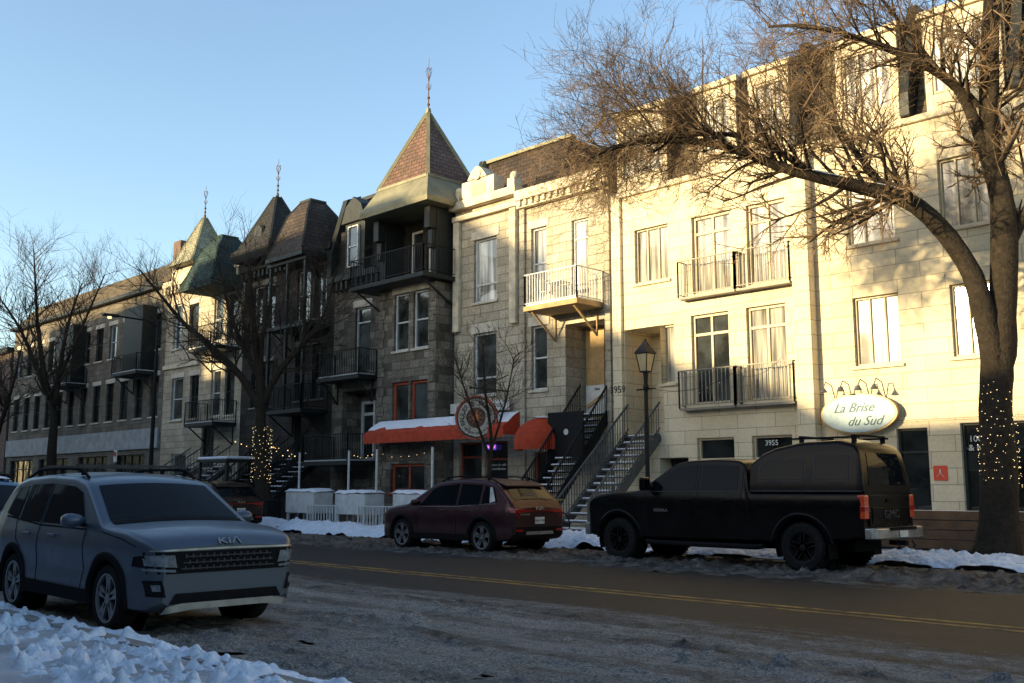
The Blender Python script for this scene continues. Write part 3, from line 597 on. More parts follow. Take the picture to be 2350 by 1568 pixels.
# ------------------------------------------------------------------ opposite side of the street
OY=-5.0
opp=[(-150,-75,15.5),(-75,-60.0,16.6),(-60.0,-53.0,12.0),(-53.0,-37.4,17.0),(-37.4,-34.0,13.0),(-34.0,-29.5,11.6),(-29.5,-25.5,10.2),(-25.5,-8,8.3),(-8,14,8.0),(14,45,9.5)]
for k,(xa,xb,hh) in enumerate(opp):
    I=top(empty('row_house',((xa+xb)/2,OY-6,0)),'brick row building on the opposite side of the street','building','buildings on the opposite side')
    b=MB(); b.box(xa,xb-.03,OY-14,OY,0,hh); b.obj('wall',M[['brick','grey2','grey'][k%3]],I)
    w=MB(); 
    for j in range(int((xb-xa-1.5)/2.4)):
        x=xa+1+2.4*j
        z=1.0
        while z+2.4<hh: w.box(x,x+1.1,OY+.004,OY+.05,z,z+1.8); z+=3.2
    w.obj('window',M['gm'],I)
    MB().box(xa,xb-.04,OY-.2,OY+.25,hh-.35,hh-.02).obj('cornice',M['cornice'],I)

# ------------------------------------------------------------------ ground
def gnd(name,x0,x1,y0,y1,z,m,z0=None):
    b=MB()
    if z0 is None: b.quad((x0,y0,z),(x1,y0,z),(x1,y1,z),(x0,y1,z))
    else: b.box(x0,x1,y0,y1,z0,z)
    o=b.obj(name,m,None,fix=z0 is not None); o['kind']='structure'; o['label']='city street '+name.replace('_',' ')+' with winter dirt and snow'; o['category']=name.replace('_',' '); return o
def roadmat():
    m,nt,b=newmat('asphalt_with_slush')
    g=nd(nt,'ShaderNodeNewGeometry'); s=nd(nt,'ShaderNodeSeparateXYZ'); nt.links.new(g.outputs['Position'],s.inputs[0])
    dv=nd(nt,'ShaderNodeMath',operation='DIVIDE'); dv.inputs[1].default_value=20; nt.links.new(s.outputs['Y'],dv.inputs[0])
    r=nd(nt,'ShaderNodeValToRGB'); e=r.color_ramp.elements; e[0].position=.2; e[0].color=(.74,)*3+(1,); e[1].position=.27; e[1].color=(.66,)*3+(1,)
    for p,v in ((.315,.74),(.335,.54),(.355,.74),(.385,.56),(.41,.70),(.43,.48),(.46,.54),(.485,.28),(.52,.16),(.555,.27),(.58,.13),(.68,.17),(.74,.32),(.82,.5),(.95,.6)):
        q=e.new(p); q.color=(v,)*3+(1,)
    wn=nd(nt,'ShaderNodeTexNoise'); wn.inputs['Scale'].default_value=.35; wn.inputs['Detail'].default_value=3; nt.links.new(g.outputs['Position'],wn.inputs['Vector'])
    wm=nd(nt,'ShaderNodeMath',operation='MULTIPLY_ADD'); wm.inputs[1].default_value=.05; nt.links.new(wn.outputs['Fac'],wm.inputs[0]); nt.links.new(dv.outputs[0],wm.inputs[2])
    ws=nd(nt,'ShaderNodeMath',operation='SUBTRACT'); ws.inputs[1].default_value=.025; nt.links.new(wm.outputs[0],ws.inputs[0])
    nt.links.new(ws.outputs[0],r.inputs['Fac'])
    mp=nd(nt,'ShaderNodeMapping'); mp.inputs['Scale'].default_value=(.3,1.5,1); nt.links.new(g.outputs['Position'],mp.inputs[0])
    n=nd(nt,'ShaderNodeTexNoise'); n.inputs['Scale'].default_value=1.6; n.inputs['Detail'].default_value=12; n.inputs['Roughness'].default_value=.78; nt.links.new(mp.outputs[0],n.inputs['Vector'])
    n2=nd(nt,'ShaderNodeTexNoise'); n2.inputs['Scale'].default_value=5; n2.inputs['Detail'].default_value=12; n2.inputs['Roughness'].default_value=.85; nt.links.new(g.outputs['Position'],n2.inputs['Vector'])
    a=nd(nt,'ShaderNodeMath',operation='ADD'); nt.links.new(n.outputs['Fac'],a.inputs[0]); nt.links.new(n2.outputs['Fac'],a.inputs[1])
    a2=nd(nt,'ShaderNodeMath',operation='MULTIPLY_ADD'); nt.links.new(a.outputs[0],a2.inputs[0]); a2.inputs[1].default_value=1.35
    nt.links.new(r.outputs['Color'],a2.inputs[2])
    mr=nd(nt,'ShaderNodeMapRange'); mr.inputs['From Min'].default_value=1.70; mr.inputs['From Max'].default_value=2.12; nt.links.new(a2.outputs[0],mr.inputs['Value'])
    mx=nd(nt,'ShaderNodeMix',data_type='RGBA'); nt.links.new(mr.outputs[0],mx.inputs[0]); mx.inputs[6].default_value=(.026,.022,.019,1); mx.inputs[7].default_value=(.34,.32,.295,1)
    gr=nd(nt,'ShaderNodeTexNoise'); gr.inputs['Scale'].default_value=45; gr.inputs['Detail'].default_value=5; nt.links.new(g.outputs['Position'],gr.inputs['Vector'])
    r3=nd(nt,'ShaderNodeValToRGB'); r3.color_ramp.elements[0].color=(.4,.4,.4,1); r3.color_ramp.elements[1].color=(1.4,1.4,1.4,1); r3.color_ramp.elements[0].position=.35; r3.color_ramp.elements[1].position=.68; nt.links.new(gr.outputs['Fac'],r3.inputs['Fac'])
    m2=nd(nt,'ShaderNodeMix',data_type='RGBA',blend_type='MULTIPLY'); m2.inputs[0].default_value=1; nt.links.new(mx.outputs[2],m2.inputs[6]); nt.links.new(r3.outputs['Color'],m2.inputs[7])
    nt.links.new(m2.outputs[2],b.inputs['Base Color']); b.inputs['Specular IOR Level'].default_value=.25
    rr=nd(nt,'ShaderNodeMapRange'); rr.inputs['To Min'].default_value=.6; rr.inputs['To Max'].default_value=.9; nt.links.new(mr.outputs[0],rr.inputs['Value']); nt.links.new(rr.outputs[0],b.inputs['Roughness'])
    bp=nd(nt,'ShaderNodeBump'); bp.inputs['Strength'].default_value=1; bp.inputs['Distance'].default_value=.06
    ad=nd(nt,'ShaderNodeMath',operation='MULTIPLY_ADD'); nt.links.new(gr.outputs['Fac'],ad.inputs[0]); ad.inputs[1].default_value=.3; nt.links.new(a.outputs[0],ad.inputs[2]); nt.links.new(ad.outputs[0],bp.inputs['Height']); nt.links.new(bp.outputs['Normal'],b.inputs['Normal'])
    return m
RM=roadmat()
gnd('ground',-600,600,-600,600,-.012,mat('frozen_ground',(.3,.29,.28),.9,0,.3,1,world=True))
gnd('road',-300,120,4.0,18.8,0,RM)
PV=mat('snowy_concrete_pavement',(.30,.305,.32),.85,0,.45,1.3,.4,12,world=True)
gnd('pavement',-300,120,18.95,FY+.5,.15,PV,-.01)
gnd('pavement',-300,120,-5.5,3.85,.15,PV,-.01)
KM=mat('concrete_kerb',(.2,.19,.175),.8,0,.3,5,.3,world=True)
gnd('kerb',-300,120,18.8,18.948,.16,KM,-.01); gnd('kerb',-300,120,3.852,4.0,.16,KM,-.01)
def linemat():
    m,nt,b=newmat('worn_yellow_paint')
    g=nd(nt,'ShaderNodeNewGeometry'); n=nd(nt,'ShaderNodeTexNoise'); n.inputs['Scale'].default_value=3.2; n.inputs['Detail'].default_value=12; n.inputs['Roughness'].default_value=.85; nt.links.new(g.outputs['Position'],n.inputs['Vector'])
    r=nd(nt,'ShaderNodeValToRGB'); r.color_ramp.elements[0].position=.42; r.color_ramp.elements[0].color=(.028,.024,.019,1); r.color_ramp.elements[1].position=.60; r.color_ramp.elements[1].color=(.40,.23,.045,1); nt.links.new(n.outputs['Fac'],r.inputs['Fac']); nt.links.new(r.outputs['Color'],b.inputs['Base Color']); b.inputs['Roughness'].default_value=.7; b.inputs['Specular IOR Level'].default_value=.25
    return m
LM=linemat()
gnd('road_marking',-120,60,11.05,11.17,.004,LM); gnd('road_marking',-120,60,11.33,11.45,.004,LM)
def fb(x,y,o=4,s=1.0,seed=0):
    t=0;a=1
    for k in range(o): t+=a*noise.noise(V((x*s,y*s,seed))); s*=2.1; a*=.5
    return t
def relief(name,x0,x1,y0,y1,dx,dy,f,m,label,smooth=True):
    nx=int((x1-x0)/dx); ny=int((y1-y0)/dy); b=MB()
    b.grid([[(x0+(x1-x0)*i/nx,y0+(y1-y0)*j/ny,f(x0+(x1-x0)*i/nx,y0+(y1-y0)*j/ny)) for i in range(nx+1)] for j in range(ny+1)])
    o=b.obj(name,m,None,smooth=smooth,fix=False); top(o,label,'snow',kind='stuff'); return o
def slush(x,y):
    e=max(0,min(1,(9.7-y)/1.8,(y-4.02)/.4))
    r=0
    for yc,w in ((7.1,.16),(7.8,.14),(8.6,.18),(6.4,.15)):
        d=(y-yc-.16*math.sin(x*.35+yc)-.06*noise.noise(V((x*.8,yc,3))))/w; r-=math.exp(-d*d)
    c=max(0,fb(x,y,4,4.2,5)); v=noise.voronoi(V((x*6,y*6,3)))[0][0]
    pat=max(0,min(1,.5+1.3*noise.noise(V((x*.5,y*1.1,8)))))
    return .006+e*(.05*max(-.12,fb(x*.5,y,4,1.6,1)+.15)+.03*r*.6+.11*c*c*pat+.10*max(0,.42-v)*pat)-(.05 if e<0.02 else 0)
relief('slush',-24,3,4.02,9.7,.045,.04,slush,RM,'rutted grey brown slush over the parking lane')
def bank(name,x0,x1,y0,y1,h,m,label,dx=.05,dy=.05,seed=0,z0=.0,rough=.09,lum=.0):
    def f(x,y):
        t=(y-y0)/(y1-y0); t2=t+.10*noise.noise(V((x*.8,0,seed)))+.06*noise.noise(V((x*3,y,seed)))
        p=max(0,math.sin(math.pi*min(1,max(0,t2))))**.7
        ends=min(1,(x-x0)/.6,(x1-x)/.6)
        l=fb(x,y,4,2.2,seed+9); 
        hh=h*(1+.5*noise.noise(V((x*.5,y*.3,seed+2))))
        lu=0
        if lum:
            for q,am in ((5,1),(11,.6)):
                v=noise.voronoi(V((x*q,y*q,seed+noise.noise(V((x*2,y*2,0)))*.5)))[0][0]; lu+=am*max(0,.5-v)*lum
        return z0-.03+ends*p*(hh+rough*l+lu)-(.03 if p<.02 else 0)
    return relief(name,x0,x1,y0,y1,dx,dy,f,m,label)
bank('snow_bank',-20,-4.6,2.3,4.40,.05,M['snow'],'lumpy ploughed snow bank along the kerb',.03,.03,1,.10,rough=.09,lum=.30)
bank('snow_bank',-60,-20,2.5,4.4,.25,M['snow'],'lumpy ploughed snow bank along the kerb',.2,.12,2,.12)
bank('snow_bank',-14.5,4,18.5,19.7,.18,M['snow'],'low white snow bank beside the pavement',.06,.05,3,.08,lum=.18)
bank('snow_bank',-30,-14.5,18.2,19.8,.30,M['snow'],'low white snow bank beside the pavement',.07,.06,4,.05,lum=.2)
bank('snow_bank',-60,-30,18.2,19.8,.4,M['snow'],'low white snow bank beside the pavement',.15,.09,5,.1)
bank('slush_bank',-45,4,14.4,18.6,.04,M['dsnow'],'dirty brown slush heaped in the parking lane',.06,.05,6,.0,rough=.10,lum=.20)
bank('snow_patch',-19,4,21.5,23.4,.1,M['snow'],'snow lying in front of the building',.15,.12,8,.15,rough=.05)

# ------------------------------------------------------------------ trees
def tree(name,label,base,chains,seed,nb,blen,levels,spread,up=.25,kids=(5,5,4),bend=.15,tw='twig',thin=1.0):
    rnd=random.Random(seed); root=top(empty(name,base),label,'tree','bare street trees')
    tr=MB(); cr=MB()
    def seg(p,d,L,r,lv):
        n=4 if lv<levels else 3; pts=[p.copy()]; d=d.normalized(); rads=[r]
        for k in range(n):
            d=(d+V((rnd.uniform(-1,1),rnd.uniform(-1,1),rnd.uniform(-1,1)))*bend*(1.5 if lv==0 else 1)+V((0,0,up*.22))).normalized()
            pts.append(pts[-1]+d*L/n); rads.append(max(.0025,r*(1-.75*(k+1)/n)))
        (tr if lv==0 and r>.02 and levels>2 else cr).tube(pts,rads,5 if lv==0 else (4 if lv==1 else 3),cap=False)
        if lv<levels:
            for _ in range(kids[min(lv,len(kids)-1)]):
                t=rnd.uniform(.15,1)*n; k=min(n-1,int(t)); q=pts[k].lerp(pts[k+1],t-k)
                dd=(pts[k+1]-pts[k]).normalized(); a=V((rnd.uniform(-1,1),rnd.uniform(-1,1),rnd.uniform(-.8,1)))
                a=(a-dd*a.dot(dd)); a.normalize()
                seg(q,(dd*.8+a*rnd.uniform(.5,1.0)),L*rnd.uniform(.4,.68),max(.0035,r*.5)*thin,lv+1)
    allP=[]
    for ci,(pts,r0,r1,wt) in enumerate(chains):
        pts=[V(p) for p in pts]
        P=[]; n=len(pts)
        for k in range(n-1):
            p0=pts[max(0,k-1)];p1=pts[k];p2=pts[k+1];p3=pts[min(n-1,k+2)]
            for t in (0,.25,.5,.75):
                P.append(.5*((2*p1)+(-p0+p2)*t+(2*p0-5*p1+4*p2-p3)*t*t+(-p0+3*p1-3*p2+p3)*t**3))
        P.append(pts[-1]); N=len(P)
        R=[r0+(r1-r0)*(k/(N-1))**.8 for k in range(N)]
        allP.append((P,R))
        if ci==0: R[0]*=1.35; R[1]*=1.15
        i0=len(tr.v); ns=14 if r0>.1 else 7
        tr.tube(P,R,ns)
        for vi in range(i0,len(tr.v)):
            v=tr.v[vi]; k=(vi-i0)//ns; c=P[min(k,N-1)]; tr.v[vi]=c+(v-c)*(1+.13*noise.noise(v*3.1)+.08*noise.noise(v*9))
        m=int(nb*wt)
        for j in range(m):
            t=rnd.uniform(.08 if ci else .45,1)**.8*(N-1); k=min(N-2,int(t)); q=P[k].lerp(P[k+1],t-k); dd=(P[k+1]-P[k]).normalized()
            if ci==1 and levels>2 and t<N*.35: continue
            a=V((rnd.uniform(-1,1),rnd.uniform(-1,1),rnd.uniform(-.75,1))); a=a-dd*a.dot(dd); a.normalize()
            seg(q,dd*.7+a*spread,blen*rnd.uniform(.5,1.15)*(1-.3*k/N),max(.014,R[k]*.36),0)
    tr.obj('trunk',M['bark'],root,smooth=True); cr.obj('crown',M[tw],root)
    return root,allP
t1=[([(-7.1,19.9,.1),(-7.0,20.0,1.6),(-6.95,20.05,3.3),(-6.85,20.2,4.3),(-6.7,20.3,6.2),(-6.7,20.3,7.2),(-6.8,20.2,8.2),(-6.7,20.3,10.3),(-6.6,20.6,12.0)],.37,.15,.22),
 ([(-6.95,20.05,3.0),(-6.97,20.03,3.9),(-7.05,19.95,4.8),(-7.25,19.75,5.8),(-7.7,19.3,6.7),(-8.1,18.95,7.1),(-8.6,18.4,7.3),(-9.2,17.8,7.5),(-9.8,17.2,7.75),(-10.4,16.6,8.1),(-11.2,15.9,8.3),(-12.0,15.1,8.2),(-12.5,14.6,7.9)],.27,.035,1.6),
 ([(-9.2,17.8,7.5),(-10.0,17.5,8.2),(-10.9,17.3,8.7),(-12.0,17.2,8.9),(-13.0,17.2,8.7)],.09,.02,.9),
 ([(-8.3,18.8,7.2),(-9.0,18.9,8.3),(-9.8,19.2,9.4),(-10.8,19.0,10.2)],.09,.02,.7),
 ([(-6.75,20.25,7.2),(-7.1,19.9,9.1),(-7.6,19.4,9.8),(-8.5,18.6,10.4),(-9.4,18.0,10.8),(-10.2,17.8,11.0)],.14,.025,.9),
 ([(-6.8,20.2,8.2),(-6.4,19.6,9.6),(-6.2,19.0,11.0),(-6.3,18.6,12.2)],.12,.02,.4),
 ([(-7.4,19.6,9.6),(-7.9,19.2,10.6),(-8.4,18.8,11.6)],.07,.02,.4),
 ([(-6.7,20.3,6.0),(-6.0,20.8,7.6),(-5.3,21,9.4)],.14,.03,.3),
 ([(-10.4,16.6,8.1),(-11.0,16.2,8.7),(-11.9,15.9,9.1),(-12.8,15.6,9.2)],.06,.015,.8),
 ([(-11.2,15.9,8.3),(-11.8,15.9,8.6),(-12.6,15.9,8.5),(-13.2,15.8,8.1)],.05,.012,.8)]
T1,TP=tree('street_tree','large bare tree with dark trunk wound in fairy lights',(-7.1,19.9,.1),t1,11,47,1.95,3,.85,up=.08,kids=(5,5,4),bend=.14)
P,R=TP[1]; sn=MB()
for a,c in ((17,24),(26,31)):
    pts=[P[k]+V((0,0,R[k]*.93)) for k in range(a,c)]; n=len(pts); sn.tube(pts,[R[a+k]*.34*(.35+.65*math.sin(math.pi*(k+.5)/n)) for k in range(n)],7)
sn.obj('limb_snow',M['roofsnow'],T1,smooth=True)
def sc(pts,s): return [(p[0]*s,p[1]*s,1.45+(p[2]-1.45)*s) for p in pts]
s=1.124
t2=[(sc([(-29.0,17.7,.25),(-29.15,17.55,2),(-29.2,17.5,3.4),(-29.2,17.45,4.8),(-29.3,17.3,6),(-29.5,17.2,7.5),(-29.7,17.1,9.2)],s),.32,.05,.5),
 (sc([(-29.2,17.5,4.0),(-29.7,17.0,5.1),(-30.5,16.2,6.2),(-31.1,15.6,6.9),(-31.6,15.0,7.8),(-32.2,14.5,8.7)],s),.17,.03,1),
 (sc([(-29.2,17.5,4.1),(-28.8,17.9,5.3),(-28.2,18.5,6.3),(-27.8,18.9,7.2),(-27.5,19.1,8.6)],s),.16,.03,1),
 (sc([(-29.25,17.4,5.0),(-29.9,16.9,6.6),(-30.3,16.6,8.0),(-30.5,16.4,9.2)],s),.12,.025,.8),
 (sc([(-29.2,17.45,5.0),(-28.9,17.3,6.5),(-28.5,17.4,8.0)],s),.11,.025,.7)]
tree('street_tree','bare tree wound in fairy lights in front of row houses',t2[0][0][0],t2,5,30,2.3,2,.8,up=.35,tw='dtwig')
s=51.6/44
t3=[(sc([(-45.2,17.0,.3),(-45.3,16.9,3),(-45.4,16.9,4.7),(-45.7,16.5,6.4),(-46.0,16.2,8.6)],s),.3,.1,.4),
 (sc([(-45.6,16.6,5.6),(-46.5,15.7,8.3),(-47.3,14.9,9.9)],s),.14,.03,.9),(sc([(-45.3,16.9,5),(-45.1,17.1,8.3),(-44.7,17.5,10.5)],s),.16,.03,.9),
 (sc([(-45.5,16.7,5.3),(-44.6,17.4,8.0),(-44.0,18.2,10.9)],s),.13,.03,.9),(sc([(-46,16.2,8.4),(-46.3,15.9,12)],s),.1,.03,.8)]
tree('street_tree','bare street tree in front of shopfronts',t3[0][0][0],t3,8,32,2.5,2,.8,up=.35,tw='dtwig')
t4=[([(-21.0,19.95,.15),(-20.95,20.0,1.6),(-20.9,20.05,2.9),(-21.05,19.95,4.2),(-21.0,19.8,5.6)],.09,.02,.6),
 ([(-20.95,20.0,2.4),(-21.3,19.5,4.0),(-21.6,19.2,5.3)],.05,.012,.7),([(-20.95,20.0,2.3),(-20.5,20.2,3.8),(-20.3,20.4,5.2)],.05,.012,.7)]
tree('young_tree','slender young bare tree on the pavement by the coffee shop',(-21,19.95,.15),t4,3,24,1.2,2,.7,up=.35,tw='dtwig')
t5=[([(-62,20,.15),(-62,20,3),(-62.2,19.8,6),(-62,19.5,9)],.3,.06,.6),([(-62.1,19.9,4),(-63.5,19,7),(-64.5,18.5,9.5)],.15,.03,.8),([(-62,20,4.5),(-60.8,20.2,7),(-60,20.4,10)],.15,.03,.8)]
tree('street_tree','bare street tree in front of shopfronts',(-62,20,.15),t5,13,22,2.8,2,.8,up=.35,tw='dtwig')
t6=[([(p[0]-20,p[1]-.5,p[2]) for p in c[0]],c[1],c[2],c[3]) for c in t5]
tree('street_tree','bare street tree further down the pavement',(-82,19.5,.15),t6,14,16,2.8,2,.8,up=.35,tw='dtwig')
def fairy(name,label,cx,cy,z0,z1,r,n,seed,br=.008):
    rnd=random.Random(seed); b=MB()
    for k in range(n):
        t=k/n; a=t*2*math.pi*((z1-z0)/.16)+rnd.uniform(-.3,.3); z=z0+(z1-z0)*t+rnd.uniform(-.05,.05); rr=r*(1+.02*rnd.random())
        p=(cx+rr*math.cos(a),cy+rr*math.sin(a),z); b.ball(p,br*rnd.uniform(.6,1.2),4); 
    return top(b.obj(name,M['fairy'],None),label,'string lights')
fairy('fairy_lights','warm fairy lights wound around the big tree trunk',-6.98,20.03,1.5,3.4,.35,230,1,.008)
fairy('fairy_lights','warm fairy lights wound around the smaller tree trunk',-32.75,19.72,1.6,3.7,.35,120,2,.011)

# ------------------------------------------------------------------ street furniture
def lamp_post():
    x,y=-15.65,20.5; r=top(empty('street_lamp',(x,y,.15)),'traditional dark green lamp post with glass lantern','street lamp')
    b=MB(); b.lathe([(.17,.15),(.17,.3),(.12,.5),(.085,.9),(.06,1.2),(.05,3.9),(.08,4.0),(.05,4.1),(.07,4.38)],(x,y,0),'z',14); b.tube([(x-.3,y,3.95),(x+.3,y,3.95)],[.02,.02],6); b.obj('lamp_pole',M['iron'],r,smooth=False)
    b=MB(); b.loft([sqring(x,y,.1,.1,4.42),sqring(x,y,.17,.17,4.85)]); b.obj('lamp_glass',mat('lantern_glass',(.4,.33,.2),.2),r)
    b=MB(); 
    for sx in(-1,1):
        for sy in(-1,1): b.beam((x+sx*.1,y+sy*.1,4.4),(x+sx*.175,y+sy*.175,4.87),.025,.025)
    b.loft([sqring(x,y,.21,.21,4.87),sqring(x,y,.18,.18,4.93),sqring(x,y,.09,.09,5.08),sqring(x,y,.04,.04,5.18)]); b.ball((x,y,5.22),.04); b.box(x-.11,x+.11,y-.11,y+.11,4.38,4.42); b.obj('lamp_cap',M['iron'],r)
lamp_post()
def tall_lamp(x,label):
    r=top(empty('street_lamp',(x,20.1,.15)),label,'street lamp')
    b=MB(); b.tube([(x,20.1,.15),(x,20.1,4),(x,20.1,8.85)],[.11,.09,.06],10); b.tube([(x,20.1,8.6),(x,19.6,8.8),(x,18.2,8.85)],[.04,.04,.035],6); b.obj('lamp_pole',M['iron'],r)
    MB().box(x-.13,x+.13,17.6,18.3,8.78,8.9).obj('lamp_head',M['trim'],r,bevel=.03); MB().ball((x,17.9,8.74),.1,6,.6).obj('lamp_bulb',M['lampe'],r)
tall_lamp(-42.5,'tall modern street lamp with lit head over the road')
def covered(x0,x1,y,z1,label):
    b=MB(); rows=[]
    n=12
    for j in range(9):
        t=j/8
        rows.append([(x0+(x1-x0)*i/n,y-.45+.9*t,z1+.12+.07*noise.noise(V((x0+i*.4,t*2,2)))-(.1 if i in(0,n) or j in(0,8) else 0)) for i in range(n+1)])
    b.grid(rows); r=top(empty('planter_box',((x0+x1)/2,y,.15)),label,'planter')
    MB().box(x0+.05,x1-.05,y-.42,y+.42,.55,z1).obj('planter_side',M['white'],r,bevel=.03)
    for xx in (x0+.15,x1-.15):
        for yy in (y-.35,y+.35): MB().box(xx-.04,xx+.04,yy-.04,yy+.04,.15,.55).obj('leg',M['white'],r)
    b.obj('snow_cover',M['roofsnow'],r,smooth=True,fix=False)
covered(-32.3,-30.4,20.9,1.3,'white terrace planter box capped with thick snow')
covered(-29.2,-27.4,20.9,1.25,'white terrace planter box capped with thick snow')
covered(-26.0,-24.3,20.9,1.25,'white terrace planter box capped with thick snow')
for fx0,fx1 in ((-30.6,-28.9),(-27.6,-24.5)):
    fr=top(empty('terrace_fence',(fx0,20.3,.15)),'low white picket fence around the snowy terrace','fence','terrace fences'); b=MB(); railing(b,[(fx0,20.35),(fx1,20.35)],.15,.85,.16,.03,.05); b.obj('pickets',M['white'],fr)
for x,y in ((-32.2,21),(-29.1,21.0),(-27.5,21),(-24.6,21)):
    b=MB(); b.box(x-.03,x+.03,y-.03,y+.03,.15,2.75); top(b.obj('terrace_post',M['white'],None,bevel=.01),'slim white wooden terrace post holding string lights','post','terrace posts')
def strings(pts,seed,label,sag=.25,nn=7,br=.02):
    b=MB(); g=MB(); rnd=random.Random(seed)
    for a,c in zip(pts[:-1],pts[1:]):
        a=V(a);c=V(c); P=[a.lerp(c,k/nn)-V((0,0,sag*4*(k/nn)*(1-k/nn))) for k in range(nn+1)]
        b.tube(P,[.006]*len(P),4,cap=False)
        for p in P[1:-1]: g.ball(p-V((rnd.uniform(-.1,.1),0,.05+rnd.uniform(0,.06))),br*rnd.uniform(.6,1.1),5)
    r=top(empty('string_lights',pts[0]),label,'string lights'); b.obj('cable',M['iron'],r); g.obj('bulb',M['lampe'],r)
strings([(-37.5,21.0,3.6),(-34.5,21,3.3),(-32.2,21,2.75)],1,'warm string lights hung in front of the staircases',nn=6,br=.026)
strings([(-29.1,21,2.75),(-27.5,21,2.7),(-24.6,21,2.7)],1,'small string lights hung between the terrace posts',br=.014,sag=.15)
strings([(-37,22.5,3.6),(-35,22.0,3.2),(-33.5,22.3,3.0)],2,'warm string lights hung by the dark staircases',nn=5,br=.022)
strings([(-15.65,20.5,4.0),(-14,22.0,4.35),(-13.3,23.2,4.8)],1,'thin wire beside the lamp post',nn=7,br=.005)
b=MB(); b.lathe([(.22,.15),(.25,.2),(.27,.95),(.29,1.0),(.2,1.08)],(-31.6,19.6,0),'z',16); top(b.obj('litter_bin',M['plast'],None),'round black street litter bin on the snowy pavement','bin')
r=top(empty('terrace_shelter',(-38.0,21,.15)),'dark framed terrace shelter with snow on its flat top','shelter'); b=MB()
for xx in (-39,-36.8):
    for yy in (20.6,21.8): b.box(xx-.05,xx+.05,yy-.05,yy+.05,.15,2.5)
b.box(-39.1,-36.7,20.5,21.9,2.5,2.6); b.box(-39,-36.8,20.58,20.62,.4,1.2); b.obj('shelter_frame',M['trim'],r); MB().box(-39.1,-36.7,20.5,21.9,2.603,2.72).obj('snow_cover',M['roofsnow'],r,bevel=.04)
r=top(empty('wooden_planter',(-9.3,21.6,.15)),'long wooden slatted planter dusted with snow beside the building','planter'); b=MB()
for k in range(4): b.box(-10.9,-5.5,21.2,21.25,.2+k*.2,.38+k*.2)
b.box(-10.9,-10.82,21.25,22.1,.18,1.0); b.box(-5.6,-5.5,21.25,22.1,.18,1.0); b.obj('planter_side',mat('worn_wood',(.13,.07,.035),.7,0,.4,4,.3),r)
MB().box(-10.8,-5.6,21.26,22.1,.3,.97).obj('snow_fill',M['roofsnow'],r)
r=top(empty('parking_sign',(-44.5,19.4,.15)),'small white no parking sign on thin post','sign'); b=MB(); b.tube([(-44.5,19.4,.15),(-44.5,19.4,3.2)],[.025,.025],6); b.obj('sign_post',M['giron'],r)
MB().box(-44.65,-44.35,19.36,19.385,2.6,3.15).obj('sign_plate',M['white'],r); MB().lathe([(.07,-.01),(.11,-.01),(.11,0),(.07,0)],(-44.5,19.35,2.95),'y',20).obj('sign_symbol',M['awn'],r); text('P',.13,fmtx(-44.5,19.345,2.95),M['trim'],r)
def bike(x,y):
    r=top(empty('bicycle',(x,y,.15)),'old bicycle locked at the foot of the metal stairs','bicycle'); b=MB()
    for cx in (x-.5,x+.5):
        w=MB(); w.tube([(cx+.33*math.cos(2*math.pi*k/24),y,.5+.33*math.sin(2*math.pi*k/24)) for k in range(25)],[.018]*25,6)
        for k in range(10): w.beam((cx,y,.5),(cx+.32*math.cos(k*.628),y,.5+.32*math.sin(k*.628)),.004,.004)
        w.obj('wheel',M['rub'],r)
    P=dict(a=(x-.5,y,.5),b=(x-.05,y,.45),c=(x-.18,y,.98),d=(x+.33,y,.95),e=(x+.5,y,.5))
    for p,q in ('ab','ac','bc','cd','bd','de'): b.tube([P[p],P[q]],[.016,.016],6)
    b.tube([P['d'],(x+.3,y,1.12)],[.014,.014],6); b.tube([(x+.34,y-.27,1.14),(x+.3,y,1.12),(x+.34,y+.27,1.14)],[.012]*3,6); b.obj('bicycle_frame',mat('yellow_bike_paint',(.35,.28,.08)),r)
    MB().box(x-.32,x-.06,y-.06,y+.06,1.02,1.08).obj('saddle',M['plast'],r,bevel=.02)
bike(-18.6,19.9)

